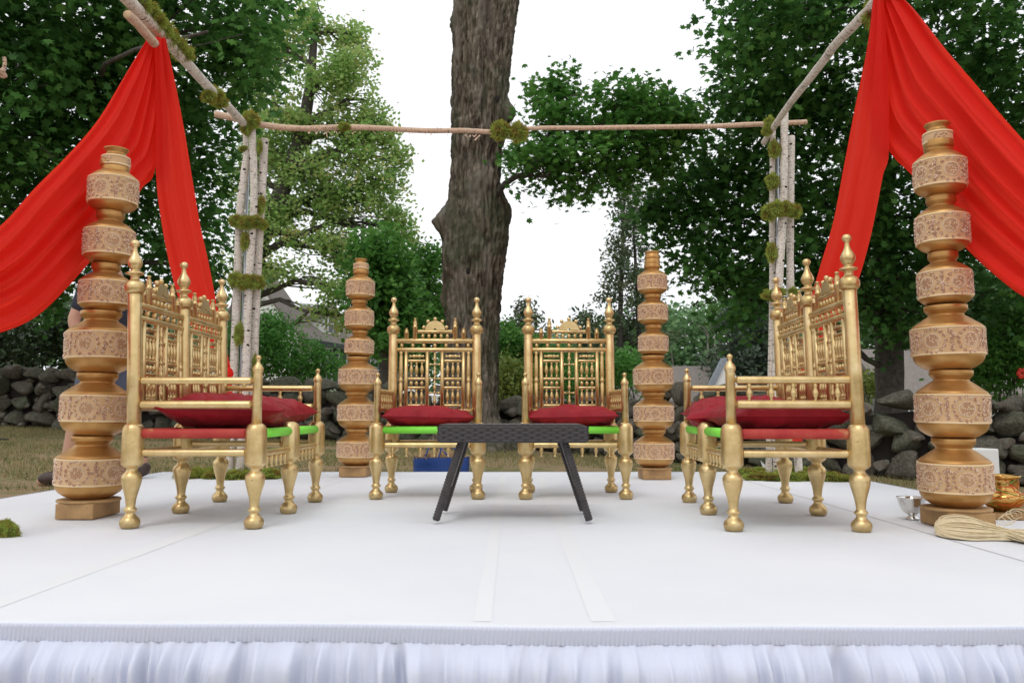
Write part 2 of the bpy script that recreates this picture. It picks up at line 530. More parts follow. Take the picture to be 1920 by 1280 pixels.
def blob3(b):
    """(u, v, Y, half-width px, half-height px, half-depth m) -> centre and radii in metres"""
    u, v, Y, ru, rv, rd = b
    c = at(u, v, Y)
    return np.array(c), np.array([ru * Y / F_PX, rd, rv * Y / F_PX])

def sample_clusters(blobs, n, rs, shell=.35):
    C = [blob3(b) for b in blobs]
    vol = np.array([r.prod() ** (2 / 3) for _, r in C]); vol /= vol.sum()
    idx = rs.choice(len(C), n, p=vol)
    d = rs.normal(0, 1, (n, 3)); d /= np.linalg.norm(d, axis=1)[:, None]
    rad = rs.random(n) ** (shell)
    out = np.empty((n, 3))
    for i in range(n):
        c, r = C[idx[i]]
        out[i] = c + d[i] * rad[i] * r
    return out, idx, C

def spray_crown(name, blobs, n_cl, per, leaf, rs, outline, spread=.38, flat=.3, tilt=.5, shell=.35, tone_bias=0.0, thin=None):
    cl, idx, C = sample_clusters(blobs, n_cl, rs, shell)
    if thin is not None:
        keep = np.array([mn.noise(Vector(p) * thin[0]) > thin[1] for p in cl])
        cl = cl[keep]; idx = idx[keep]
    n = len(cl)
    # each cluster a drooping flat spray pointing away from the middle of its blob
    d = np.array([cl[i] - C[idx[i]][0] for i in range(n)])
    d[:, 2] *= .3
    d += rs.normal(0, .25, d.shape)
    d /= np.linalg.norm(d, axis=1)[:, None] + 1e-6
    side = np.cross(d, [0, 0, 1]); side /= np.linalg.norm(side, axis=1)[:, None] + 1e-6
    t = rs.uniform(-1, 1, (n, per, 1)); s = rs.normal(0, .5, (n, per, 1)); h = rs.normal(0, flat, (n, per, 1))
    sc = rs.uniform(.6, 1.3, (n, 1, 1)) * spread
    P = cl[:, None, :] + sc * (t * d[:, None, :] + s * (1 - .4 * t) * side[:, None, :])
    P[:, :, 2:3] += sc * (h - .35 * (t + .4) ** 2)
    P = P.reshape(-1, 3)
    size = rs.uniform(.65, 1.15, len(P)) * leaf
    ct = np.repeat(rs.random(n), per)
    tone = np.clip(.55 * ct + .45 * rs.random(len(P)) + tone_bias, 0, 1)
    m = leaf_mesh(name, P, size, tilt, rs, outline, tone=tone)
    return m, cl, idx, C

def limb(mb, p0, p1, r0, r1, rs, seg=8, sag=.12, n=9):
    p0, p1 = Vector(p0), Vector(p1)
    L = (p1 - p0).length
    pts, rad = [], []
    ph = Vector(rs.normal(0, 1, 3)) * L * .05
    for i in range(n):
        t = i / (n - 1)
        q = p0.lerp(p1, t)
        q.z += math.sin(t * math.pi) * L * sag
        q += ph * math.sin(t * 5.5) + Vector(rs.normal(0, 1, 3)) * L * .012
        pts.append(q); rad.append(r0 + (r1 - r0) * t ** .8)
    mb.tube(pts, rad, seg)
    return pts

def build_tree(name, label, cat, trunk, blobs, n_cl, per, leaf, mat, seed, outline=MAPLE, bark=None, group=None, limbs=True,
               twigs=60, twig_r=.012, limb_r=None, **kw):
    """trunk: list of (point, radius)"""
    rs = np.random.RandomState(seed)
    bark = bark or BARKD
    base = trunk[0][0] if trunk else Vector(blob3(blobs[0])[0])
    root = empty(name, base)
    tag(root, label, cat, group)
    inv = Matrix.Translation(-Vector(base))
    if trunk:
        mb = MB()
        P = curve_pts([p for p, r in trunk], 5)
        rr = np.interp(np.linspace(0, 1, len(P)), np.linspace(0, 1, len(trunk)), [r for p, r in trunk])
        mb.tube(P, list(rr), 14, wob=.12, seed=seed)
        me = mb.mesh('trunk'); me.transform(inv)
        ob('trunk', me, bark, root)
    cm, cl, idx, C = spray_crown('crown', blobs, n_cl, per, leaf, rs, outline, **kw)
    cm.transform(inv)
    co = ob('crown', cm, mat, root); co['kind'] = 'stuff'
    if limbs and trunk:
        tp = [p for p, r in trunk]
        lb = MB()
        starts = {}
        for j, (c, r) in enumerate(C):
            z = c[2] - abs(c[0] - tp[-1].x) * .35
            best = min(range(len(P)), key=lambda i: abs(P[i].z - z))
            r0 = (limb_r or rr[best] * .45)
            pts = limb(lb, P[best], Vector(c), min(r0, rr[best] * .8), r0 * .25, rs)
            starts[j] = (pts, r0 * .25)
        for q in range(min(twigs, len(cl))):
            j = idx[q]; pts, r0 = starts[j]
            s = pts[rs.randint(3, len(pts))]
            limb(lb, s, Vector(cl[q]), r0 * .9, twig_r * .5, rs, 5, .05, 6)
        me = lb.mesh('limbs'); me.transform(inv)
        ob('limb', me, bark, root)
    return root

# ------------------------------------------------------------------ ground and lawn
def grid_axis(a, b, near, fine, coarse):
    xs = [a]
    while xs[-1] < b:
        d = abs(xs[-1] - near)
        xs.append(xs[-1] + (fine if d < 14 else coarse if d < 60 else coarse * 8))
    return xs
gx = grid_axis(-600, 600, 0, .35, 4); gy = grid_axis(-60, 900, 6, .35, 4)
gv = [(x, y, ground_z(x, y) + .03 * mn.noise(Vector((x * .6, y * .6, 0)))) for y in gy for x in gx]
nx_ = len(gx)
gf = [(j * nx_ + i, j * nx_ + i + 1, (j + 1) * nx_ + i + 1, (j + 1) * nx_ + i) for j in range(len(gy) - 1) for i in range(nx_ - 1)]
gm = bpy.data.meshes.new('lawn'); gm.from_pydata(gv, [], gf); gm.polygons.foreach_set('use_smooth', [True] * len(gm.polygons))
tag(ob('lawn', gm, LAWN), kind='structure')

rs = np.random.RandomState(3)
n = 150000
gxx = rs.uniform(-9, 7.5, n); gyy = rs.uniform(5.2, 14.5, n)
keep = ~((gxx > -2.78) & (gxx < 2.46) & (gyy < 6.38)) & (np.array([mn.noise(Vector((x * .8, y * .8, 5))) for x, y in zip(gxx[::1], gyy[::1])]) > -.25)
gxx, gyy = gxx[keep], gyy[keep]
n = len(gxx)
gz = np.array([ground_z(x, y) for x, y in zip(gxx, gyy)])
hgt = rs.uniform(.02, .065, n); ang = rs.uniform(0, 6.28, n); lean = rs.normal(0, .55, (n, 2))
wd = .0035
V = np.empty((n, 3, 3))
V[:, 0] = np.stack([gxx - np.cos(ang) * wd, gyy - np.sin(ang) * wd, gz], 1)
V[:, 1] = np.stack([gxx + np.cos(ang) * wd, gyy + np.sin(ang) * wd, gz], 1)
V[:, 2] = np.stack([gxx + lean[:, 0] * hgt, gyy + lean[:, 1] * hgt, gz + hgt], 1)
m = bpy.data.meshes.new('grass')
m.vertices.add(n * 3); m.vertices.foreach_set('co', V.astype(np.float32).ravel())
m.loops.add(n * 3); m.loops.foreach_set('vertex_index', np.arange(n * 3, dtype=np.int32))
m.polygons.add(n); m.polygons.foreach_set('loop_start', np.arange(0, n * 3, 3, dtype=np.int32)); m.polygons.foreach_set('loop_total', np.full(n, 3, dtype=np.int32))
m.update(calc_edges=True)
m.attributes.new('tone', 'FLOAT', 'FACE').data.foreach_set('value', rs.random(n).astype(np.float32))
tag(ob('grass', m, GRASS), kind='stuff')

# ------------------------------------------------------------------ stage
SX0, SX1, SY0, SY1, SD = -2.74, 2.42, 1.77, 6.34, .34
stage = empty('stage', (0, SY0, 0))
tag(stage, 'low white cloth covered stage with gathered white skirt under all the furniture', 'stage')
sinv = Matrix.Translation((0, -SY0, 0))
def edge_y(x):       # the wavy front edge
    return SY0 - .018 * math.sin(x * 2.1 + .6) - .006 * math.sin(x * 7 + 1)
mb = MB()
nx, ny = 180, 90
vs = []
for j in range(ny + 1):
    for i in range(nx + 1):
        x = SX0 + (SX1 - SX0) * i / nx; y0 = edge_y(x)
        y = y0 + (SY1 - y0) * (j / ny) ** 1.3
        z = -.002 + .0018 * mn.noise(Vector((x * 3, y * 3, 1)))
        e = min(x - SX0, SX1 - x, SY1 - y)
        if j == 0: z -= .004
        vs.append((x, y, z))
fs = [(j * (nx + 1) + i, j * (nx + 1) + i + 1, (j + 1) * (nx + 1) + i + 1, (j + 1) * (nx + 1) + i) for j in range(ny) for i in range(nx)]
mb.add(vs, fs)
me = mb.mesh('deck_cloth'); me.transform(sinv); ob('deck_cloth', me, CLOTH, stage)
mb = MB().box((SX0 + .02, SY0 + .04, -SD - .1), (SX1 - .02, SY1 - .02, -.012))
me = mb.mesh('platform', False); me.transform(sinv); ob('platform', me, BLOCK, stage)
# header tape of the skirt: fine upright ribs
def strip(path_fn, length, rows, step, name, mat):
    n = int(length / step)
    vs, fs = [], []
    for i in range(n + 1):
        s = i * step
        for r in rows: vs.append(path_fn(s, r))
    k = len(rows)
    for i in range(n):
        for j in range(k - 1):
            fs.append((i * k + j, (i + 1) * k + j, (i + 1) * k + j + 1, i * k + j + 1))
    mb = MB(); mb.add(vs, fs); me = mb.mesh(name); me.transform(sinv)
    return ob(name, me, mat, stage)
def head(s, r):
    x = SX0 + s
    y = edge_y(x) - .004
    rib = .0030 * max(0, math.sin(s / .0095 * 2 * math.pi)) * (1 if .004 < r < .036 else 0)
    top = .0015 * math.sin(s / .006 * 2 * math.pi) if r < .008 else 0
    return (x, y - rib - .0035 * (r > .0), -.001 - r * .95 + top)
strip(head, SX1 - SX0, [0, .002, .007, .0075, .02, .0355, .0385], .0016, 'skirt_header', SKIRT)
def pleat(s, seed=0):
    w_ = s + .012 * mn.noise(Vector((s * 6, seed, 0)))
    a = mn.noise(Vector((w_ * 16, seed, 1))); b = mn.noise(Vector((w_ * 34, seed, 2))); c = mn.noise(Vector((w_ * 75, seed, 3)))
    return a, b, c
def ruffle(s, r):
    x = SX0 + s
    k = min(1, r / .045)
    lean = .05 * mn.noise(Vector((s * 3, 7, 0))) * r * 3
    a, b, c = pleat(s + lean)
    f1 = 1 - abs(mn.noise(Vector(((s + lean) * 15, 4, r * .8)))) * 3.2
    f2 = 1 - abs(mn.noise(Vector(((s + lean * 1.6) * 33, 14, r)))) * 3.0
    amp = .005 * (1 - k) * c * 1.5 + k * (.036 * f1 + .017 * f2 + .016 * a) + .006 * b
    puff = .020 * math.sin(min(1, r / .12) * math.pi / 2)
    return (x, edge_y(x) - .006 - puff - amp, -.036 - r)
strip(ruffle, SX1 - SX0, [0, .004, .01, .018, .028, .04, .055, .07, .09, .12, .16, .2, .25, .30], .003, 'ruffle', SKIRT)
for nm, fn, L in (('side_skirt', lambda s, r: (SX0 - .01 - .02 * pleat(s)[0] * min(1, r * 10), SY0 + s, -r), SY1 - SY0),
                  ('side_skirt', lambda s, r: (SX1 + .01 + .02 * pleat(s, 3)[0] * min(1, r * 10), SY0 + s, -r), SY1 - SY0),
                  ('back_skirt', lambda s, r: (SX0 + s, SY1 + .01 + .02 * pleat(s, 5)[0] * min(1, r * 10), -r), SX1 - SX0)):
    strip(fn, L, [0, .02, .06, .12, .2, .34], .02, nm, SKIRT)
# taped joins and seams of the cloth
def flat_strip(name, x0, x1, w0, y0, y1, z, mat, h=.0012):
    mb = MB()
    vs, fs = [], []
    n = 40
    for i in range(n + 1):
        t = i / n; y = y0 + (y1 - y0) * t; x = x0 + (x1 - x0) * t + .002 * mn.noise(Vector((y * 3, x0, 0)))
        zz = z + .0018 * mn.noise(Vector((x * 3, y * 3, 1)))
        vs += [(x - w0 / 2, y, zz), (x + w0 / 2, y, zz)]
    for i in range(n): fs.append((2 * i, 2 * i + 1, 2 * i + 3, 2 * i + 2))
    mb.add(vs, fs); me = mb.mesh(name); me.transform(sinv); return ob(name, me, mat, stage)
flat_strip('cloth_tape', .20, .20, .055, SY0 + .03, 5.9, -.0013, TAPE)
flat_strip('cloth_tape', -.065, -.065, .04, SY0 + .03, 5.9, -.0013, TAPE)
flat_strip('cloth_tape', -1.24, -1.19, .07, SY0 + .03, 5.6, -.0013, TAPE)
flat_strip('cloth_seam', 1.575, 1.60, .005, SY0 + .02, 6.1, -.0010, SEAM)

# ------------------------------------------------------------------ field stone wall
def stone_mesh(seed):
    r_ = random.Random(seed)
    bm = bmesh.new(); bmesh.ops.create_icosphere(bm, subdivisions=3, radius=1)
    planes = []
    for k in range(11):
        d = Vector((r_.gauss(0, 1), r_.gauss(0, 1), r_.gauss(0, 1))).normalized()
        planes.append((d, r_.uniform(.50, .82)))
    e = r_.uniform(.55, .8)
    for v in bm.verts:
        p = v.co.copy()
        p = Vector([math.copysign(abs(c) ** e, c) for c in p])
        for d, h in planes:
            q = p.dot(d)
            if q > h: p -= d * (q - h) * .94
        p *= 1 + .05 * mn.noise(p * 5 + Vector((0, seed, 0))) + .09 * mn.noise(p * 2 + Vector((seed, 0, 0)))
        v.co = p
    m = bpy.data.meshes.new('stone'); bm.to_mesh(m); bm.free()
    m.polygons.foreach_set('use_smooth', [True] * len(m.polygons))
    m.materials.append(STONE)
    return m
STONES = [stone_mesh(s) for s in range(12)]
wpath = [(-13, 14.0), (-8.0, 13.5), (-5.2, 13.1), (-3.0, 12.8), (-.3, 12.7), (1.6, 11.4), (3.0, 10.4), (4.3, 9.3), (6.0, 8.7), (8.2, 8.3)]
whgt = [1.05, 1.05, .98, .98, .84, .88, .98, .92, .98, 1.0]
cum = [0]
for a, b in zip(wpath, wpath[1:]): cum.append(cum[-1] + math.dist(a, b))
def wall_at(s):
    x = np.interp(s, cum, [p[0] for p in wpath]); y = np.interp(s, cum, [p[1] for p in wpath])
    return x, y, np.interp(s, cum, whgt)
wall = empty('stone_wall', (0, 12.6, ground_z(0, 12.6)))
tag(wall, 'long dry stone wall of grey lichened field stones behind the stage', 'stone wall')
winv = Vector((0, 12.6, ground_z(0, 12.6)))
sr = random.Random(11)
stones = []
cnt = 0
s_ = 0
layer = 0
z_frac = 0
def put_stone(s, z, sw, sh, sdp, off):
    x, y, h = wall_at(s)
    x2, y2, _ = wall_at(min(cum[-1], s + .1)); x1, y1, _ = wall_at(max(0, s - .1))
    ang = math.atan2(y2 - y1, x2 - x1)
    px = x + math.sin(ang) * off; py = y - math.cos(ang) * off
    M = Matrix.Translation(Vector((px, py, ground_z(x, y) + z)) - winv) @ Matrix.Rotation(ang + sr.gauss(0, .12), 4, 'Z') @ \
        Matrix.Rotation(sr.gauss(0, .16), 4, 'Y') @ Matrix.Rotation(sr.gauss(0, .12), 4, 'X') @ Matrix.Diagonal((sw / 2, sdp / 2, sh / 2, 1))
    if sr.random() < .5: M = M @ Matrix.Rotation(math.pi, 4, 'Z')
    u = 960 + px / py * F_PX
    return (M, u)
placed = []
z = 0
rowi = 0
tops = {}
while z < 1.1:
    rh = sr.uniform(.21, .30) * (1.1 if rowi == 0 else 1)
    s = sr.uniform(0, .3)
    while s < cum[-1] - .2:
        big = sr.random()
        sw = sr.uniform(.24, .46) if big > .2 else sr.uniform(.45, .66)
        hh = rh * sr.uniform(.9, 1.25)
        x, y, h = wall_at(s)
        jag = .12 * mn.noise(Vector((s * 1.3, 0, 0)))
        if z + hh * .55 < h + jag:
            placed.append(put_stone(s + sw / 2, z + hh / 2 + sr.gauss(0, .02), sw * 1.16, hh * 1.18, sr.uniform(.36, .5), .14 + sr.gauss(0, .035)))
        s += sw
    z += rh * .96
    rowi += 1
vis = [p for p in placed if -90 < p[1] < 2010]
rest = [p for p in placed if not (-90 < p[1] < 2010)]
sr.shuffle(vis)
if len(vis) > 300:
    vis.sort(key=lambda p: -p[0].to_scale().x * p[0].to_scale().z)
    rest += vis[300:]; vis = vis[:300]
for M, u in vis: ob('stone', STONES[sr.randrange(12)], None, wall, M)
bm = bmesh.new()
for M, u in rest:
    t = STONES[sr.randrange(12)].copy(); t.transform(M); bm.from_mesh(t); bpy.data.meshes.remove(t)
# capping rubble and small wedge stones between the big ones
for k in range(420):
    s = sr.uniform(0, cum[-1]); x, y, h = wall_at(s); r_ = sr.uniform(.05, .11)
    M, u = put_stone(s, sr.uniform(.02, h * .98), r_ * 2.4, r_ * 1.6, r_ * 2, .22 + sr.gauss(0, .03))
    t = STONES[sr.randrange(12)].copy(); t.transform(M); bm.from_mesh(t); bpy.data.meshes.remove(t)
m = bpy.data.meshes.new('rubble'); bm.to_mesh(m); bm.free(); m.materials.clear(); m.polygons.foreach_set('use_smooth', [True] * len(m.polygons))
m.polygons.foreach_set('material_index', [0] * len(m.polygons))
o = ob('rubble', m, STONE, wall); o['kind'] = 'stuff'
mb = MB()
vs, fs = [], []
for i in range(80):
    s = cum[-1] * i / 79; x, y, h = wall_at(s)
    x2, y2, _ = wall_at(min(cum[-1], s + .1)); x1, y1, _ = wall_at(max(0, s - .1)); a = math.atan2(y2 - y1, x2 - x1)
    g = ground_z(x, y); h2 = h - .20 + .1 * mn.noise(Vector((s * 1.3, 0, 0)))
    for off, zz in ((.06, -.1), (.06, h2), (-.3, h2), (-.3, -.1)):
        vs.append((x + math.sin(a) * off - winv.x, y - math.cos(a) * off - winv.y, g + zz - winv.z))
for i in range(79):
    for j in range(4): fs.append((i * 4 + j, i * 4 + (j + 1) % 4, (i + 1) * 4 + (j + 1) % 4, (i + 1) * 4 + j))
mb.add(vs, fs); ob('core', mb.mesh('core', False), CORE, wall)

# ------------------------------------------------------------------ houses
def poly_extrude(mb, pts, d):
    """pts: polygon as 3D points, extruded by vector d"""
    n = len(pts); d = Vector(d)
    vs = [Vector(p) for p in pts] + [Vector(p) + d for p in pts]
    fs = [tuple(range(n)), tuple(range(2 * n - 1, n - 1, -1))] + [(i, n + i, n + (i + 1) % n, (i + 1) % n) for i in range(n)]
    mb.add(vs, fs)

def clap_wall(mb, x0, x1, z0, z1, y, out=-1, step=.14, clip=None):
    """overlapping boards; clip(z) -> (x0, x1)"""
    z = z0
    while z < z1 - .01:
        zt = min(z + step, z1)
        a, b = (x0, x1) if clip is None else clip(z)
        a2, b2 = (x0, x1) if clip is None else clip(zt)
        if b - a > .05:
            yb = y + out * .022; yt = y + out * .004
            mb.add([(a, yb, z), (b, yb, z), (b2, yt, zt), (a2, yt, zt), (a, y, z), (b, y, z)], [(0, 1, 2, 3), (4, 5, 1, 0)])
        z = zt

# white house behind the left birch poles: local x along the eave side, y to the back (away), origin at the near corner
H1 = empty('house', at(557, 776, 32.0) * 1.0)
H1.location.z = -.6
H1.rotation_euler.z = math.atan2(.943, .333)
tag(H1, 'white clapboard house with grey roof, dormers and dark shutters behind the wall at left', 'house')
EZ, RZ, LN, WD = 4.15, 5.65, 10.0, 4.2         # eave, ridge, length, width   (above the base)
# in local coordinates +x runs along the facade away from the camera, +y to the left; the facade is the plane y = 0
mb = MB(); clap_wall(mb, 0, LN, 0, EZ, 0, -1)
mb.box((0, 0, 0), (LN, .1, EZ)); ob('front_wall', mb.mesh('front_wall', False), WHITE, H1)
mb = MB()
vs_, fs_ = [], []
z = 0
GZ = 6.75
while z < GZ:
    zt = min(z + .14, GZ)
    def cl(z):
        if z <= EZ: return 0, WD
        t = (z - EZ) / (GZ - EZ); return WD / 2 * t, WD - WD / 2 * t
    a, b = cl(z); a2, b2 = cl(zt)
    mb.add([(-.022, a, z), (-.022, b, z), (-.004, b2, zt), (-.004, a2, zt), (0, a, z), (0, b, z)], [(3, 2, 1, 0), (0, 1, 5, 4)])
    z = zt
poly_extrude(mb, [(0, 0, 0), (0, WD, 0), (0, WD, EZ), (0, WD / 2, GZ), (0, 0, EZ)], (1.2, 0, 0))
ob('gable_wall', mb.mesh('gable_wall', False), WHITE, H1)
mb = MB()
# flared roof of the gable part and the main roof
for (xa, xb, rz) in ((-.25, 1.3, GZ), (1.25, LN + .3, RZ)):
    prof = [(-.55, EZ - .12), (.25, EZ + .42), (WD / 2, rz + .12), (WD - .25, EZ + .42), (WD + .55, EZ - .12)]
    for (ya, za), (yb, zb) in zip(prof, prof[1:]):
        poly_extrude(mb, [(xa, ya, za), (xa, yb, zb), (xa, yb, zb - .14), (xa, ya, za - .14)], (xb - xa, 0, 0))
ob('roof', mb.mesh('roof', False), ROOF, H1)
mb = MB(); mb.box((-.3, -.66, EZ - .34), (LN + .3, -.56, EZ - .14)); ob('gutter', mb.mesh('gutter', False), SHUT, H1)
mb = MB(); poly_extrude(mb, [(.5, -2.2, 1.95), (.5, .02, 2.3), (.5, .02, 2.15), (.5, -2.2, 1.8)], (LN - .5, 0, 0)); mb.box((.5, -2.2, 0), (LN, -2.1, 1.8))
ob('porch', mb.mesh('porch', False), WHITE, H1)
def window(parent, x, z, ww, hh, y=-.03, shut=True, cols=2, rows=4):
    mb = MB(); f = .07
    mb.box((x - f, y - .04, z - f), (x, y, z + hh + f)); mb.box((x + ww, y - .04, z - f), (x + ww + f, y, z + hh + f))
    mb.box((x, y - .04, z - f), (x + ww, y, z)); mb.box((x, y - .04, z + hh), (x + ww, y, z + hh + f))
    for i in range(1, cols): mb.box((x + ww * i / cols - .02, y - .03, z), (x + ww * i / cols + .02, y - .005, z + hh))
    for i in range(1, rows): mb.box((x, y - .032, z + hh * i / rows - .02), (x + ww, y - .006, z + hh * i / rows + .02))
    w_ = ob('window', mb.mesh('window', False), WHITE, parent)
    mb = MB(); mb.box((x, y - .01, z), (x + ww, y + .01, z + hh)); ob('pane', mb.mesh('pane', False), GLASS, w_)
    if shut:
        for xx in (x - .5, x + ww + .1):
            mb = MB(); mb.box((xx, y - .05, z - .05), (xx + .4, y - .005, z + hh + .05)); ob('shutter', mb.mesh('shutter', False), SHUT, w_)
for x in (1.5, 3.6, 5.7, 7.8): window(H1, x, 2.45, .85, 1.35)
for x in (2.0, 6.0):
    d = MB(); poly_extrude(d, [(x, .15, EZ + .25), (x, .15, EZ + 1.15), (x + .65, .15, EZ + 1.55), (x + 1.3, .15, EZ + 1.15), (x + 1.3, .15, EZ + .25)], (0, 1.6, 0))
    dm = ob('dormer', d.mesh('dormer', False), WHITE, H1)
    rf = MB()
    for s1, s2 in (((x - .15, EZ + 1.08), (x + .65, EZ + 1.64)), ((x + .65, EZ + 1.64), (x + 1.45, EZ + 1.08))):
        poly_extrude(rf, [(s1[0], .02, s1[1]), (s2[0], .02, s2[1]), (s2[0], .02, s2[1] - .07), (s1[0], .02, s1[1] - .07)], (0, 1.7, 0))
    ob('dormer_roof', rf.mesh('dormer_roof', False), ROOF, dm)
    window(H1, x + .28, EZ + .4, .74, .75, .12, False, 2, 2)

# low house beyond the wall, only its long roof and one white gable show
p = at(1262, 735, 28)
H2 = empty('low_house', (p.x - 2.4, 28, -1.9))
tag(H2, 'low house with long taupe shingle roof and small white gable peak', 'house')
L2 = 9.2
e2, r2 = p.z + 1.9 - .25, at(1262, 686, 30.5).z + 1.9
mb = MB(); mb.box((0, .4, 0), (L2, 4.6, e2)); ob('wall', mb.mesh('wall', False), WHITE, H2)
mb = MB()
for (xa, xb, rr_) in ((0, 4.3, r2), (4.3, L2, r2 - .16)):
    poly_extrude(mb, [(xa, 0, e2 - .05), (xa, 2.5, rr_), (xa, 5.0, e2 - .05), (xa, 5.0, e2 - .2), (xa, 2.5, rr_ - .18), (xa, 0, e2 - .2)], (xb - xa, 0, 0))
ob('roof', mb.mesh('roof', False), ROOF, H2)
mb = MB()
gx0 = 3.25
poly_extrude(mb, [(gx0, -.3, e2 - .2), (gx0 + .85, -.3, r2 + .12), (gx0 + 1.0, -.3, r2 + .12), (gx0 + .22, -.3, e2 - .2)], (0, .35, 0))
ob('gable_roof', mb.mesh('gable_roof', False), SLATE, H2)
mb = MB(); poly_extrude(mb, [(gx0 + .24, -.2, e2 - .2), (gx0 + 1.0, -.2, r2 + .05), (gx0 + 1.35, -.2, r2 - .55), (gx0 + 1.35, -.2, e2 - .2)], (0, .3, 0))
ob('gable', mb.mesh('gable', False), WHITE, H2)
# grey roofed garage behind the dark trunk at right
H3 = empty('garage', (at(1660, 776, 24).x, 24, -1.6))
tag(H3, 'small grey garage with white gridded window behind the dark tree trunk at right', 'garage')
e3 = at(1700, 737, 24).z + 1.6
mb = MB(); clap_wall(mb, .1, 5.2, 0, e3, .3, -1, .16); mb.box((.1, .3, 0), (5.2, 4.2, e3)); ob('wall', mb.mesh('wall', False), mottled('grey_clapboard', (.20, .21, .20), (.25, .26, .25), .7, 0, 4, .05).m, H3)
mb = MB(); poly_extrude(mb, [(0, 0, e3), (0, 2.2, e3 + 1.5), (0, 4.5, e3), (0, 4.5, e3 - .14), (0, 2.2, e3 + 1.3), (0, 0, e3 - .14)], (5.4, 0, 0)); ob('roof', mb.mesh('roof', False), ROOF, H3)
mb = MB(); mb.box((.0, .22, 0), (.14, .32, e3 + .4)); ob('corner_board', mb.mesh('corner_board', False), WHITE, H3)
window(H3, .55, e3 - 1.0, .85, .75, .26, False, 6, 4)

# ------------------------------------------------------------------ trees
# the big old maple in the middle
def big_trunk():
    Y0 = 11.9
    #   row : left, right edge in the photograph
    rows = [(-420, 800, 1010), (-200, 828, 1000), (-60, 846, 985), (0, 849, 975), (60, 848, 966), (120, 847, 958), (200, 846, 950), (260, 845, 945), (300, 846, 940), (340, 843, 938), (380, 838, 950),
            (410, 832, 955), (450, 829, 954), (480, 826, 951), (520, 828, 945), (560, 832, 941), (600, 835, 937), (660, 834, 935), (720, 832, 935), (780, 829, 937), (810, 815, 946), (840, 795, 962)]
    rows = rows[::-1]
    seg, nh = 150, 330
    base = Vector(((878 - 960) / F_PX * Y0, Y0, ground_z(-.6, Y0) - .1))
    zs = [at((a + b) / 2, v, Y0).z for v, a, b in rows]
    xl = [at(a, v, Y0).x for v, a, b in rows]; xr = [at(b, v, Y0).x for v, a, b in rows]
    z0, z1 = base.z, zs[-1]
    knots = [  # (angle in degrees, 270 faces the camera), z, size, height
        (182, at(0, 415, Y0).z, .17, .20), (268, at(0, 505, Y0).z, .14, -.16), (268, at(0, 510, Y0).z, .26, .10), (300, at(0, 345, Y0).z, .20, .13),
        (352, at(0, 215, Y0).z, .15, .16), (292, at(0, 188, Y0).z, .055, -.10), (292, at(0, 188, Y0).z, .13, .07), (178, at(0, 45, Y0).z, .12, .07), (358, at(0, 390, Y0).z, .16, .06),
        (230, at(0, 640, Y0).z, .2, .05), (180, at(0, 560, Y0).z, .12, .06)]
    vs, fs, uv = [], [], []
    for j in range(nh + 1):
        z = z0 + (z1 - z0) * j / nh
        a = np.interp(z, zs, xl); b = np.interp(z, zs, xr)
        cx = (a + b) / 2; r = (b - a) / 2
        dry = r * .9
        for i in range(seg):
            th = 2 * math.pi * i / seg
            dx, dy = math.cos(th), math.sin(th)
            p = Vector((dx * 2.2, dy * 2.2, z * .5))
            f = 1 + .05 * mn.noise(p) + .035 * mn.noise(p * 2.7 + Vector((5, 0, 0)))
            # vertical bark plates
            q = Vector((dx * 10 + .9 * mn.noise(Vector((dx * 3, dy * 3, z * 2.5))), dy * 10, z * 1.3))
            ridge = abs(mn.noise(q)); ridge2 = abs(mn.noise(q * 2.3))
            h = -.050 * (1 - min(1, ridge * 4)) - .028 * (1 - min(1, ridge2 * 4)) + .020 * mn.noise(Vector((dx * 14, dy * 14, z * 14)))
            # groove where the two upper stems part
            up = max(0, min(1, (z - at(0, 300, Y0).z) / 2.4))
            da = math.degrees(th) % 360
            g = abs(da - (285 - 4 * up)); h -= .16 * up * math.exp(-(g / 9) ** 2)
            for ka, kz, ks, kh in knots:
                dd = math.radians(((da - ka + 180) % 360) - 180) * r
                q2 = (dd * dd + ((z - kz) * .8) ** 2) / (ks * ks)
                if q2 < 6: h += kh * math.exp(-q2 * 1.3)
            flare = .14 * max(0, 1 - (z - z0) / .5) ** 2 * (1 + .8 * math.sin(th * 5 + 1))
            rr = h + flare
            vs.append((cx + dx * (r * f + rr) - base.x, Y0 + dy * (dry * f + rr) - base.y, z - base.z)); uv.append((i / seg, z))
    for j in range(nh):
        for i in range(seg):
            i2 = (i + 1) % seg
            fs.append((j * seg + i, j * seg + i2, (j + 1) * seg + i2, (j + 1) * seg + i))
    mb = MB(); mb.add(vs, fs, uv)
    return base, mb
base, mb = big_trunk()
bt = empty('maple_tree', base)
tag(bt, 'huge old maple with thick knotted grey trunk between the two armchairs', 'tree')
ob('trunk', mb.mesh('trunk'), BARK, bt)
binv = Matrix.Translation(-base)
# knot holes
for (u, v, r_) in ((878, 508, .032), (932, 186, .034)):
    p = at(u, v, 11.38) - base
    mb = MB(); mb.ball((0, 0, 0), r_, 14, 8, (1, .5, 1.7)); me = mb.mesh('knot_hole'); ob('knot_hole', me, KNOT, bt, Matrix.Translation(p))
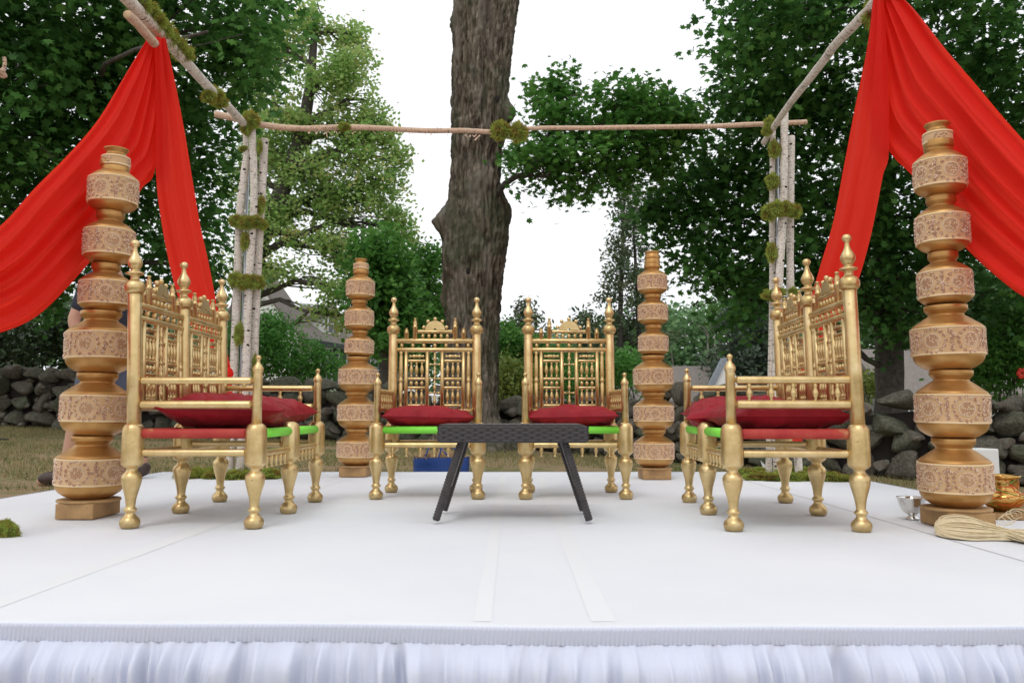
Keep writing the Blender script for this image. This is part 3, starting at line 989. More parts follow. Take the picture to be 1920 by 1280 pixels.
# its low leafy branch to the right
rs = np.random.RandomState(21)
lb = MB()
b0 = at(928, 372, 11.7)
P1 = limb(lb, b0, at(1010, 300, 11.0), .050, .035, rs, 10, .02)
P2 = limb(lb, P1[-1], at(1120, 250, 10.6), .05, .02, rs, 8, .03)
P3 = limb(lb, P2[-1], at(1230, 190, 10.4), .02, .008, rs, 6, .03)
P4 = limb(lb, P1[5], at(1022, 330, 10.6), .03, .02, rs, 8, .0)
P5 = limb(lb, P1[-2], at(1060, 190, 10.8), .03, .01, rs, 6, .0)
P6 = limb(lb, P4[-1], at(1120, 320, 10.8), .018, .007, rs, 6, .05)
blobs = [(1030, 190, 11, 48, 45, .8), (1045, 150, 11, 30, 38, .6), (1090, 235, 11, 90, 50, 1.0), (1180, 190, 10.6, 62, 48, .8), (1240, 200, 10.5, 40, 32, .6),
         (1010, 300, 11, 60, 34, .9), (1100, 305, 10.8, 95, 42, 1.0), (1180, 270, 10.7, 60, 60, .8), (1160, 335, 10.8, 40, 18, .5), (1040, 345, 11, 50, 12, .5)]
blobs += [(975, 290, 11, 26, 30, .5), (1270, 235, 11, 44, 34, .7), (1230, 300, 11, 40, 40, .7)]
cm, cl, idx, C = spray_crown('leaves', blobs, 300, 26, .080, rs, MAPLE, spread=.26, flat=.35, tilt=.55, shell=.42)
allp = P1 + P2 + P3 + P4 + P5 + P6
for q in range(110):
    c = Vector(cl[q]); s = min(allp, key=lambda p: (p - c).length)
    limb(lb, s, c, .010, .004, rs, 5, .05, 6)
me = lb.mesh('branch'); me.transform(binv); br = ob('branch', me, BARKD, bt)
cm.transform(binv); o = ob('leaves', cm, LEAF_MD, br); o['kind'] = 'stuff'
# crown of the big maple, high above the stage
ct = [(at(900, -560, 11.9), .0)]

# dark maple at left
tr_l = [(Vector((-9.9, 12.4, ground_z(-9.9, 12.4) - .1)), .30), (Vector((-9.7, 12.3, 2.0)), .25), (Vector((-9.3, 12.0, 4.0)), .2), (Vector((-8.6, 11.6, 6.4)), .12)]
bl = [(20, 60, 9.5, 150, 140, 1.6), (170, 70, 10, 150, 140, 1.8), (330, 50, 10.5, 140, 100, 1.8), (470, 20, 9.8, 78, 72, 1.2), (505, 62, 9.0, 36, 42, .6), (440, 120, 10.5, 70, 60, 1.2),
      (60, 250, 10, 170, 140, 1.8), (230, 240, 11, 150, 140, 1.8), (370, 230, 11.5, 80, 110, 1.5), (40, 400, 11, 160, 120, 1.8), (200, 420, 12, 130, 120, 1.6),
      (360, 400, 12, 66, 110, 1.4), (385, 500, 12, 40, 55, 1.0), (280, 520, 12.5, 90, 60, 1.2), (60, 520, 12, 130, 60, 1.4), (-120, 200, 9.5, 150, 300, 1.8), (100, -120, 9.5, 300, 110, 1.8), (420, -90, 9.8, 130, 70, 1.4)]
build_tree('maple_tree', 'dark green maple whose leaves fill the upper left behind the left drape', 'tree', tr_l, bl, 860, 32, .10, LEAF_DK, 31,
           spread=.42, flat=.4, tilt=.6, shell=.4, twigs=120, limb_r=.07)
# dark maple at right, trunk beside the wall
tb = Vector((at(1672, 776, 12.6).x, 12.6, -.5))
tr_r = [(tb, .30), (Vector((tb.x - .02, 12.6, .8)), .215), (Vector((tb.x + .03, 12.6, 2.2)), .20), (Vector((tb.x - .05, 12.5, 3.6)), .17), (Vector((tb.x - .1, 12.3, 5.6)), .12)]
brb = [(1400, 50, 9.6, 62, 66, 1.0), (1480, 40, 9.2, 110, 90, 1.2), (1620, 60, 9.8, 160, 120, 1.6), (1800, 60, 9.4, 170, 120, 1.6), (1920, 200, 9.4, 140, 180, 1.6),
       (1330, 215, 11.4, 62, 52, 1.0), (1420, 180, 11, 90, 80, 1.3), (1530, 200, 11, 120, 110, 1.5), (1700, 230, 11.4, 150, 140, 1.6),
       (1330, 330, 12, 90, 78, 1.3), (1270, 395, 12, 60, 52, 1.0), (1240, 390, 12, 36, 30, .7), (1420, 350, 11.8, 110, 110, 1.4), (1560, 380, 11.6, 120, 130, 1.4), (1720, 400, 11.6, 150, 110, 1.5),
       (1320, 455, 12, 90, 62, 1.2), (1350, 520, 12, 70, 44, 1.0), (1430, 500, 11.8, 90, 66, 1.2), (1540, 520, 12, 100, 70, 1.2), (1400, 580, 11.6, 52, 26, .8), (1700, 520, 12, 140, 66, 1.4),
       (1870, 420, 12, 120, 130, 1.5), (1620, 590, 12, 36, 40, .8), (1730, 590, 11.6, 55, 44, .8), (1860, 560, 12.6, 100, 50, 1.0), (1650, -100, 9.5, 300, 90, 1.8), (2050, 300, 9.5, 130, 300, 1.8)]
build_tree('maple_tree', 'dark green maple at right with dark trunk rising behind the stone wall', 'tree', tr_r, brb, 1150, 32, .095, LEAF_DK, 33,
           spread=.40, flat=.4, tilt=.6, shell=.4, twigs=150, limb_r=.06)
# tall light green tree behind the left birch poles
tb = Vector((at(448, 690, 27).x, 27, -.6))
tr_m = [(tb, .55), (at(455, 600, 27), .45), (at(480, 470, 27), .36), (at(520, 380, 27), .30), (at(560, 270, 27), .24), (at(580, 170, 27), .18), (at(590, 60, 27), .1)]
bm_ = [(585, 40, 27, 80, 42, 1.6), (650, 60, 27, 40, 40, 1.2), (520, 100, 27, 70, 60, 1.6), (660, 140, 27, 62, 50, 1.6), (590, 170, 27, 70, 40, 1.6), (700, 190, 27, 34, 46, 1), (540, 240, 27, 80, 50, 1.6),
       (640, 240, 27, 76, 40, 1.6), (700, 250, 27, 50, 40, 1.2), (560, 320, 27, 90, 50, 1.8), (690, 300, 27, 70, 44, 1.5), (740, 290, 27, 30, 20, .8), (620, 380, 27, 80, 50, 1.6), (700, 370, 27, 66, 60, 1.4), (745, 420, 27, 34, 34, .9), (500, 300, 28, 60, 60, 1.2), (520, 410, 27, 62, 50, 1.6), (570, 450, 27, 80, 40, 1.6),
       (720, 430, 27, 50, 40, 1.2), (650, 470, 27, 80, 40, 1.5), (540, 510, 27, 60, 30, 1.5), (640, 540, 26, 40, 26, 1.0), (600, 578, 26, 44, 18, .8), (648, 602, 26, 26, 18, .7), (480, 500, 27, 50, 60, 1.4), (470, 330, 28, 50, 60, 1.4), (480, 200, 28, 40, 60, 1.2)]
build_tree('shade_tree', 'tall airy yellow green tree behind the left birch poles', 'tree', tr_m, bm_, 2150, 26, .100, LEAF_LT, 41, outline=ROUND5,
           spread=.46, flat=.30, tilt=.6, shell=.5, twigs=420, twig_r=.02, limb_r=.14, thin=(.75, -.10))
# denser trees between it and the big trunk
for k, (lab, bb, u0, Y, sd_, mt) in enumerate((
    ('rounded mid green tree behind the left rear pot column', [(715, 480, 24, 56, 50, 1.6), (700, 540, 24, 46, 60, 1.6), (745, 560, 24, 44, 70, 1.4), (725, 620, 24, 55, 50, 1.5)], 725, 24, 51, LEAF_MD),
    ('darker rounded tree close beside the left edge of the big trunk', [(800, 500, 30, 40, 46, 1.8), (780, 560, 30, 62, 60, 1.8), (820, 600, 30, 40, 60, 1.6), (760, 640, 30, 70, 50, 1.6)], 790, 30, 52, LEAF_MD))):
    b_ = Vector((at(u0, 700, Y).x, Y, -1.2))
    build_tree('round_tree', lab, 'tree', [(b_, .25), (at(u0, 600, Y), .18), (at(u0 + 5, 520, Y), .1)], bb, 420, 26, .12, mt, sd_, outline=ROUND5, spread=.5, flat=.4, tilt=.7, shell=.4, twigs=40, group='trees between the left house and the big trunk')

# ---- conifers
def conifer(name, label, u0, Y, vtop, zbase, wid, nb, seed, mat, lean=0, droop=.1, dens=26, nl=.16, sparse=.0, ntr=1, group=None, low=.15):
    rs = np.random.RandomState(seed)
    base = Vector((at(u0, 700, Y).x, Y, zbase)); top = at(u0 + lean, vtop, Y)
    root = empty(name, base); tag(root, label, 'tree', group); inv = Matrix.Translation(-base)
    mb = MB()
    H = top.z - base.z
    for k in range(ntr):
        off = (k - (ntr - 1) / 2) * .55
        t1 = top + Vector((off * .6, 0, -k * 1.2))
        mb.tube([base + Vector((off, 0, 0)), base.lerp(t1, .5) + Vector((off * 1.2 + .1, 0, 0)), t1], [.17, .12, .03], 10)
    me = mb.mesh('trunk'); me.transform(inv); ob('trunk', me, BARKD, root)
    lb = MB(); pos = []; tn = []
    for i in range(nb):
        t = low + (1 - low) * (i + rs.random()) / nb
        if rs.random() < sparse: continue
        p0 = base.lerp(top, t)
        L = wid * (1 - t) ** .75 * rs.uniform(.55, 1.15) + .25
        a = rs.uniform(0, 6.283)
        d = Vector((math.cos(a), math.sin(a), rs.uniform(-.05, .25)))
        p1 = p0 + d * L + Vector((0, 0, -droop * L))
        pts = limb(lb, p0, p1, .035 * (1 - t) + .012, .006, rs, 5, .06, 6)
        tt = rs.random()
        for q in range(int(dens * L)):
            s = rs.uniform(.3, 1.05); c = Vector(p0).lerp(p1, s); 
            c += Vector(rs.normal(0, 1, 3)) * .16 * Vector((1, 1, .45)).length / 1.5
            c.z += .03 * L - abs(rs.normal(0, .06))
            pos.append(tuple(c)); tn.append(.5 * tt + .5 * rs.random())
    me = lb.mesh('branches'); me.transform(inv); ob('branch', me, BARKD, root)
    pos = np.array(pos)
    cm = leaf_mesh('needles', pos, rs.uniform(.6, 1.2, len(pos)) * nl, .9, rs, np.array([(0, 1), (.35, .3), (.2, -.6), (-.2, -.6), (-.35, .3)]), tone=np.array(tn)); cm.transform(inv)
    o = ob('needles', cm, mat, root); o['kind'] = 'stuff'
conifer('pine_tree', 'tall sparse pine with bare trunks left of the right rear pot column', 1172, 34, 335, -2.0, 2.6, 150, 61, LEAF_PN, 6, .05, 75, .12, .1, 2)
conifer('spruce_tree', 'broad grey green spruce with drooping boughs left of the right birch poles', 1412, 30, 500, -2.0, 3.2, 230, 62, LEAF_SP, 0, .28, 60, .13, 0, 1)
conifer('pine_tree', 'dark low pine filling the gap right of the big trunk', 985, 30, 565, -2.0, 2.6, 110, 63, LEAF_PN, 0, .1, 60, .13, 0, 1, low=.1)
conifer('pine_tree', 'short dark pine standing behind the right armchair back', 1105, 26, 585, -2.0, 2.2, 120, 64, LEAF_PN, 0, .1, 60, .12, 0, 1, low=.1)

# ---- far wooded hillside
rs = np.random.RandomState(71)
def far_wood(name, label, u0, u1, Y, vtop, n_cl, per, leaf, mat, rs, zb=-3):
    pts = []
    for i in range(n_cl):
        u = rs.uniform(u0, u1); Yk = Y * rs.uniform(.92, 1.15)
        tv = np.interp(u, [p[0] for p in vtop], [p[1] for p in vtop]) + 14 * mn.noise(Vector((u * .02, 0, 0))) + 9 * mn.noise(Vector((u * .07, 3, 0)))
        zt = at(u, tv, Y).z * Yk / Y
        z = zb + (zt - zb) * rs.random() ** .8
        pts.append((at(u, 776, Yk).x, Yk + 3 * mn.noise(Vector((u * .03, z * .3, 0))), z))
    pts = np.array(pts)
    P = (pts[:, None, :] + rs.normal(0, 1, (len(pts), per, 3)) * np.array([1.0, .8, .6]) * leaf * 2.6).reshape(-1, 3)
    tone = np.clip(np.repeat(.5 + .5 * np.array([mn.noise(Vector(p) * .25) for p in pts]) + rs.normal(0, .12, len(pts)), per) + rs.normal(0, .1, len(P)), 0, 1)
    m = leaf_mesh(name, P, rs.uniform(.6, 1.2, len(P)) * leaf, .8, rs, ROUND5, tone=tone)
    o = ob(name, m, mat); tag(o, label, 'woods', kind='stuff'); return o
far_wood('woods', 'pale green wooded hillside far beyond the low house roof', 900, 1560, 85, [(900, 690), (1000, 640), (1200, 600), (1250, 585), (1380, 575), (1450, 600), (1560, 640)], 2600, 16, .42, LEAF_WD, rs)
far_wood('woods', 'dense green woods low behind the white house and left birch poles', -300, 960, 60, [(-300, 560), (200, 560), (420, 590), (500, 640), (700, 640), (960, 640)], 1500, 16, .36, LEAF_WD, rs)
far_wood('woods', 'green woods seen beneath the right maple behind the garage', 1480, 2300, 48, [(1480, 560), (1700, 520), (2300, 480)], 1900, 16, .30, LEAF_WD, rs)
for k, (u, v0, v1, Y, ln_) in enumerate(((1322, 690, 600, 80, 6), (1338, 700, 627, 80, 2), (1350, 690, 668, 78, -4), (1262, 690, 640, 80, -5), (1622, 740, 690, 40, 0), (1634, 740, 685, 40, 3))):
    b_ = at(u, v0 + 30, Y); t_ = at(u + ln_, v1, Y)
    mb = MB(); mb.tube([Vector((0, 0, 0)), (t_ - b_) * .5 + Vector((.1, 0, 0)), t_ - b_], [.16 * Y / 80 + .04, .13 * Y / 80, .03], 8)
    rs2 = np.random.RandomState(k)
    if k < 4:
        for q in range(5):
            s = (t_ - b_) * rs2.uniform(.5, .95); limb(mb, s, s + Vector((rs2.uniform(-1.6, 1.6), 0, rs2.uniform(.6, 1.8))), .05, .015, rs2, 5, .05, 5)
    lab = ['bare forked dead tree among the far woods above the white gable', 'straight bare dead trunk right of the forked dead tree in the far woods', 'leaning pale dead stem low in the far woods', 'bare grey dead tree at the left end of the far woods',
           'thin grey trunk left of the garage beneath the right maple', 'second thin grey trunk touching the garage side'][k]
    o = ob('dead_tree' if k < 4 else 'bare_trunk', mb.mesh('stem'), mottled('pale_bark', (.28, .26, .23), (.40, .37, .33), .9, 0, 4, 0).m)
    o.location = b_; tag(o, lab, 'tree')

# ---- shrubs
def shrub(name, label, blobs, n_cl, per, leaf, mat, seed, outline=OVAL, group=None, spread=.22, stems=14):
    rs = np.random.RandomState(seed)
    c0, r0 = blob3(blobs[0])
    base = Vector((c0[0], c0[1], ground_z(c0[0], c0[1]) - .05))
    root = empty(name, base); tag(root, label, 'bush', group); inv = Matrix.Translation(-base)
    cm, cl, idx, C = spray_crown('foliage', blobs, n_cl, per, leaf, rs, outline, spread=spread, flat=.5, tilt=.8, shell=.4)
    cm.transform(inv); o = ob('foliage', cm, mat, root); o['kind'] = 'stuff'
    lb = MB()
    for q in range(stems):
        limb(lb, base + Vector((rs.normal(0, .2), rs.normal(0, .1), 0)), Vector(cl[q]), .02, .006, rs, 5, .1, 6)
    me = lb.mesh('stems'); me.transform(inv); ob('stem', me, BARKD, root)
shrub('rhododendron_bush', 'dark long leaved bush above the stone wall at far left', [(60, 640, 14.6, 110, 70, .9), (-60, 640, 14.6, 80, 90, .9), (130, 620, 14.8, 50, 60, .8), (250, 640, 15, 110, 70, .8)], 520, 22, .085, LEAF_RH, 81)
shrub('leafy_bush', 'bright green leafy bush just right of the left birch poles', [(510, 650, 15.5, 62, 60, .9), (490, 610, 15.5, 40, 26, .6), (560, 680, 15.5, 60, 34, .7), (450, 650, 15.6, 60, 60, .7), (610, 690, 15.4, 34, 20, .4), (590, 655, 15.4, 16, 12, .3), (630, 672, 15.4, 12, 16, .3)], 560, 22, .065, LEAF_BU, 82)
shrub('yellow_bush', 'yellow green low bush right beside the big trunk', [(955, 705, 17, 34, 34, .8), (975, 725, 17, 30, 24, .6)], 160, 20, .08, LEAF_YL, 83)
shrub('dark_bush', 'dark bush above the wall right of the big trunk', [(950, 640, 20, 30, 44, .8), (985, 660, 20, 40, 40, .8), (1040, 680, 20, 60, 36, .9)], 260, 22, .09, LEAF_MD, 84)
shrub('leafy_bush', 'bright green bush behind the right armchair, left of the rear pot column', [(1165, 690, 19, 44, 36, .9), (1120, 700, 19, 34, 30, .7), (1070, 710, 19, 40, 26, .7)], 240, 22, .085, LEAF_BU, 85)
shrub('dark_bush', 'dark green bush above the wall at the far right edge', [(1880, 650, 13, 80, 90, .9), (1830, 690, 13, 50, 60, .7), (1950, 620, 13, 80, 110, .9)], 520, 22, .075, LEAF_MD, 86)
shrub('leafy_bush', 'yellow green bush between the right sofa back and the dark trunk', [(1625, 720, 17, 44, 26, .7), (1500, 720, 18, 60, 30, .8)], 180, 20, .08, LEAF_YL, 87)

def floor(u, v, z=0.0):
    fy = F_PX * CP - (640 - v) * SP
    fz = F_PX * SP + (640 - v) * CP
    s = (z - EYE) / fz
    return Vector(((u - 960) * s, fy * s, z))

def on_x(u, v, X):
    """point on the upright plane x = X seen at (u, v)"""
    fy = F_PX * CP - (640 - v) * SP
    fz = F_PX * SP + (640 - v) * CP
    s = X / (u - 960)
    return Vector((X, fy * s, EYE + fz * s))

# ------------------------------------------------------------------ pot columns
def bead(mb_v, mb_f, c, r):
    b = len(mb_v)
    x, y, z = c
    mb_v += [(x + r, y, z), (x, y + r, z), (x - r, y, z), (x, y - r, z), (x, y, z + r), (x, y, z - r)]
    mb_f += [(b, b + 1, b + 4), (b + 1, b + 2, b + 4), (b + 2, b + 3, b + 4), (b + 3, b, b + 4), (b + 1, b, b + 5), (b + 2, b + 1, b + 5), (b + 3, b + 2, b + 5), (b, b + 3, b + 5)]

def pot_meshes(R_, h, kind, nmed):
    if kind == 'big':
        b0, b1 = .22, .65
        pr = [(0, .50), (.012, .56), (.05, .74), (.11, .91), (.17, .985), (.22, 1.0), (.65, 1.0), (.662, 1.0), (.672, .985), (.70, .92), (.705, .90), (.74, .80), (.745, .785), (.79, .66), (.835, .52), (.85, .50), (.862, .51), (.90, .575), (.915, .60), (.925, .615), (.985, .615), (.995, .60), (.997, .52), (.95, .45)]
    elif kind == 'mid':
        b0, b1 = .14, .63
        pr = [(0, .48), (.008, .54), (.03, .70), (.06, .83), (.09, .93), (.12, .985), (.14, 1.0), (.63, 1.0), (.645, .99), (.665, .955), (.70, .86), (.705, .84), (.75, .70), (.785, .55), (.80, .50), (.812, .49), (.825, .505), (.86, .555), (.875, .58), (.89, .585), (.975, .585), (.99, .57), (.995, .48), (.95, .42)]
    elif kind == 'top':
        b0, b1 = .38, .72
        pr = [(0, .70), (.02, .80), (.10, .94), (.18, 1.0), (.34, 1.0), (.38, .96), (.72, .93), (.76, .84), (.80, .72), (.84, .70), (.90, .76), (.95, .86), (.99, .90), (1.0, .88), (.97, .80), (.9, .6)]
    else:
        b0, b1 = 0, 0
        pr = [(0, .70), (.04, .86), (.12, .96), (.3, 1.0), (.52, .98), (.56, .92), (.60, .99), (.64, 1.0), (.74, .97), (.80, .90), (.86, .86), (.92, .92), (.97, .97), (1.0, .95), (.97, .86), (.85, .7)]
    mb = MB(); mb.lathe([(z * h, r * R_) for z, r in pr], 56)
    pot = mb.mesh('pot'); pot.materials.append(POT)
    if nmed == 0: return pot, None, None, None
    rb = R_ * (1.0 if kind != 'top' else .945) + .0035
    z0, z1 = b0 * h + .002, b1 * h - .002
    H = z1 - z0
    mb = MB()
    segs = 72
    rows = 7
    vs, fs = [], []
    for j in range(rows + 1):
        for i in range(segs):
            a = 2 * math.pi * i / segs
            r = rb + .0012 * mn.noise(Vector((math.cos(a) * 6, math.sin(a) * 6, j * .7 + h * 9)))
            if j in (0, rows): r += .0015
            zz = z0 + H * j / rows + (.0022 * mn.noise(Vector((math.cos(a) * 3, math.sin(a) * 3, j + h * 7))) if j in (0, rows) else 0)
            vs.append((r * math.cos(a), r * math.sin(a), zz))
    for j in range(rows):
        for i in range(segs):
            fs.append((j * segs + i, j * segs + (i + 1) % segs, (j + 1) * segs + (i + 1) % segs, (j + 1) * segs + i))
    mb.add(vs, fs); band = mb.mesh('fabric_band'); band.materials.append(FABR)
    # cream braid along both edges
    tm = MB()
    for zz in (z0 + .003, z1 - .003):
        tm.lathe([(zz - .0035, rb), (zz - .003, rb + .0022), (zz + .003, rb + .0022), (zz + .0035, rb)], 56)
    trim = tm.mesh('braid'); trim.materials.append(TRIM)
    V, Fc = [], []
    rr = random.Random(int(h * 1e4))
    MI = []
    def put(a, z, r, lift=.0015, light=.35):  # light: share of pale beads, painted sparkle outside the medallion rings
        MI.append(1 if rr.random() < light else 0)
        rad = rb + lift
        bead(V, Fc, (rad * math.cos(a), rad * math.sin(a), z), r)
    zc = (z0 + z1) / 2
    br = .0037 if kind != 'top' else .0026
    def flower(a, z):
        for k in range(6):
            t = 2 * math.pi * k / 6 + rr.random()
            put(a + br * 1.5 * math.cos(t) / rb, z + br * 1.5 * math.sin(t), br * rr.uniform(.8, 1.1))
        put(a, z, br * .9, .0035)
    for q in range(nmed):
        a0 = 2 * math.pi * q / nmed
        if kind == 'top':
            for k in range(7):
                flower(a0 + (k - 3) * .13, zc + H * .22 * math.sin(k * 2.2))
            continue
        r_o = H * .43
        nfl = 15 if kind == 'big' else 13
        for k in range(nfl):
            t = 2 * math.pi * k / nfl
            flower(a0 + r_o * math.cos(t) / rb, zc + r_o * .98 * math.sin(t))
        for rr_, cnt in ((H * .27, 34), (H * .255, 34)):
            for k in range(cnt):
                t = 2 * math.pi * k / cnt
                put(a0 + rr_ * math.cos(t) / rb, zc + rr_ * .92 * math.sin(t), .0026, .0012, .95)
        for rr_, cnt in ((H * .19, 15), (H * .13, 11), (H * .07, 6), (0, 1)):
            for k in range(cnt):
                t = 2 * math.pi * k / cnt
                put(a0 + rr_ * math.cos(t) / rb, zc + rr_ * math.sin(t), br * .95)
        am = a0 + math.pi / nmed
        for dz in (-.34, -.2, -.06, .08, .22, .36): flower(am + rr.gauss(0, .02), zc + dz * H)
        for k in range(3): flower(am + rr.uniform(-.10, .10), zc + H * rr.uniform(-.3, .3))
    em = bpy.data.meshes.new('embroidery'); em.from_pydata(V, [], Fc); em.polygons.foreach_set('use_smooth', [True] * len(Fc)); em.materials.append(BEAD); em.materials.append(RING_GLINT)
    mi = np.repeat(np.array(MI, dtype=np.int32), 8); em.polygons.foreach_set('material_index', mi)
    return pot, band, trim, em
_pc = {}
def pot_column(label, cx, cy, base_z, spec, lean=(0, 0), rot0=0, ped=None, seed=0):
    root = empty('pot_column', (cx, cy, 0)); tag(root, label, 'pot column', 'stacked golden pot columns on the stage')
    rr = random.Random(seed)
    # pedestal
    kind, size, rz = ped
    mb = MB()
    bh = base_z - .012
    hx, hy = size if kind == 'rect' else (size, size)
    mb.box((-hx, -hy, .001), (hx, hy, bh), Matrix.Rotation(rz, 4, 'Z'))
    o = bevel(ob('pedestal', mb.mesh('pedestal', False), BLOCK, root), .003, 1)
    mb = MB(); rb = .130 if kind == 'rect' else size * 1.28
    mb.lathe([(bh, rb - .004), (bh + .002, rb), (bh + .010, rb), (bh + .012, rb - .003)], 40)
    ob('pedestal_board', mb.mesh('pedestal_board'), BLOCK, root)
    z = base_z
    tot = sum(s[4] for s in spec)
    for i, (R_, h, k, nm, pitch) in enumerate(spec):
        key = (R_, h, k)
        if key not in _pc: _pc[key] = pot_meshes(R_, h, k, nm)
        pot, band, trim, em = _pc[key]
        t = (z - base_z) / tot
        M = Matrix.Translation((lean[0] * t, lean[1] * t, z)) @ Matrix.Rotation(rr.gauss(0, .012), 4, 'X') @ Matrix.Rotation(rr.gauss(0, .012), 4, 'Y') @ Matrix.Rotation(rot0 + rr.uniform(0, 6.28), 4, 'Z')
        p = ob('pot', pot, None, root, M)
        if band:
            ob('fabric_band', band, None, p); ob('braid', trim, None, p); ob('embroidery', em, None, p)
        z += pitch
    return root
BASE_Z = .078
def stack(vs, Y, big, mid, top, topkind='top', nm=3):
    """pot heights from the rows where the pots touch in the photograph"""
    zz = [at(960, v, Y).z for v in vs]
    p = [b - a for a, b in zip(zz, zz[1:])]
    k_ = (zz[-1] - .005 - BASE_Z) / (zz[-1] - zz[0]); p = [q * k_ for q in p]
    out = []
    for i in range(3): out.append((big, round(p[i] * 1.015, 4), 'big', 6, p[i]))
    for i in (3, 4): out.append((mid, round(p[i] * 1.015, 4), 'mid', 5, p[i]))
    out.append((mid * .985, round(p[4] * 1.0, 4), 'mid', 5, p[5]))
    out.append((top, round(p[6], 4), topkind, nm, p[6]))
    return out
FRONT_R = stack([955, 826, 698, 576, 474, 368, 293, 231], 3.28, .1320, .0975, .056)
FRONT_L = stack([934, 817, 700, 584, 494, 396, 333, 278], 3.60, .1385, .1030, .059)
REAR_L = stack([872, 804, 735, 669, 619, 562, 516, 485], 5.90, .136, .101, .055)
REAR_R = stack([874, 804, 735, 666, 608, 551, 503, 471], 5.68, .135, .1005, .055, 'plain', 0)
c = floor(166, 960); 
pot_column('tall stack of gold pots beside the near end of the left sofa, its top leaning right', at(166, 960, 3.60).x, 3.60, BASE_Z, FRONT_L, (.055, 0), 0, ('rect', (.082, .12), 0), 1)
pot_column('tall stack of gold pots at far right with silver bowl and thread hank at its foot', at(1793, 960, 3.28).x, 3.28, BASE_Z, FRONT_R, (.0, 0), 0, ('rect', (.085, .125), 0), 2)
pot_column('rear stack of gold pots left of the left armchair, small embroidered pot on top', at(667, 890, 5.90).x, 5.90, BASE_Z, REAR_L, (.012, 0), 0, ('box', .098, -.06), 3)
pot_column('rear stack of gold pots right of the right armchair, plain pot on top', at(1227, 890, 5.68).x, 5.68, BASE_Z, REAR_R, (.01, 0), 0, ('box', .098, .03), 4)

# ------------------------------------------------------------------ gilded seats
LEG = smooth_prof([(0, .030), (.004, .034), (.018, .0385), (.034, .035), (.046, .023), (.054, .018), (.061, .018)], 2)[:-1] + \
      [(.062, .020), (.066, .0245), (.073, .0245), (.077, .020), (.080, .0175)] + smooth_prof([(.085, .0175), (.12, .022), (.16, .033), (.188, .0385), (.205, .035), (.218, .023), (.226, .019)], 2)[:-1] + \
      [(.230, .021), (.238, .034), (.245, .040), (.252, .0415), (.30, .042), (.372, .0415), (.386, .039), (.397, .033), (.404, .024), (.407, .015)]
def prof_mesh(name, prof, seg=20, mat=None, M=Matrix.Identity(4)):
    m = MB().lathe(prof, seg, M).mesh(name); m.materials.append(mat or GOLD); return m
M_LEG = prof_mesh('leg', LEG, 28)
M_LEGMID = M_LEG
M_ARMPOST = prof_mesh('arm_post', [(.39, .0195), (.60, .0180), (.606, .0180), (.609, .0205), (.614, .0215), (.622, .0215), (.632, .0165), (.641, .009), (.649, .0068), (.654, .0085), (.660, .0115), (.666, .0115), (.671, .008), (.674, .001)], 20)
M_POST = prof_mesh('rear_post', [(.39, .027), (.60, .0268), (.925, .0255), (.930, .022)], 24)
M_FIN = prof_mesh('finial', [(.922, .030), (.928, .036), (.942, .0395), (.956, .038), (.968, .030), (.975, .020), (.980, .0165), (.994, .0175), (.997, .026), (1.000, .0335), (1.005, .034), (1.009, .026), (1.012, .017)] +
                  smooth_prof([(1.018, .0155), (1.032, .025), (1.047, .0285), (1.062, .024), (1.083, .0125), (1.105, .0085), (1.112, .010)], 2)[:-1] + [(1.115, .0155), (1.122, .0180), (1.131, .0165), (1.138, .010), (1.140, .001)], 24)
def turned(L, rmid=.0095, kind='spindle'):
    """a turned piece standing on z = 0, length L"""
    if kind == 'bead': pr = [(0, .004), (L * .2, .0085), (L * .5, .0115), (L * .8, .0085), (L, .004)]
    elif kind == 'drop': pr = [(0, .001), (L * .03, .008), (L * .10, .0085), (L * .16, .004), (L * .22, .0045), (L * .45, .008), (L * .72, .0105), (L * .88, .0085), (L, .006)]
    elif kind == 'long': pr = [(0, .006), (L * .03, .012), (L * .06, .014), (L * .10, .009), (L * .13, .0125), (L * .44, .0125), (L * .46, .009), (L * .48, .0135), (L * .52, .0135), (L * .54, .009), (L * .57, .0125), (L * .90, .0105), (L * .94, .007), (L * .97, .012), (L, .008)]
    elif kind == 'hbead': pr = [(0, .005), (L * .06, .010), (L * .12, .005), (L * .2, .0055), (L * .33, .0115), (L * .45, .005), (L * .5, .0125), (L * .55, .005), (L * .67, .0115), (L * .8, .0055), (L * .88, .005), (L * .94, .010), (L, .005)]
    elif kind == 'arm': pr = [(0, .004), (L * .06, .008), (L * .14, .004), (L * .3, .011), (L * .5, .0125), (L * .72, .006), (L * .82, .009), (L * .9, .008), (L, .004)]
    elif kind == 'pillar': pr = [(0, .013), (L * .55, .013), (L * .56, .0155), (L * .60, .0155), (L * .62, .010), (L * .72, .013), (L * .80, .011), (L * .93, .0055), (L * .955, .009), (L * .99, .0085), (L, .001)]
    else: pr = [(0, .0045), (L * .06, .0085), (L * .12, .0045), (L * .2, .005), (L * .36, rmid), (L * .5, rmid + .0025), (L * .64, rmid), (L * .8, .005), (L * .88, .0045), (L * .94, .0085), (L, .0045)]
    return prof_mesh(kind, pr, 12)
M_SP = turned(.088); M_BEAD = turned(.026, kind='bead'); M_DROP = turned(.052, kind='drop'); M_LONG = turned(.34, kind='long')
M_HB = turned(.088, kind='hbead'); M_ARM = turned(.072, kind='arm'); M_PIL = turned(.125, kind='pillar'); M_PILS = turned(.065, kind='pillar')
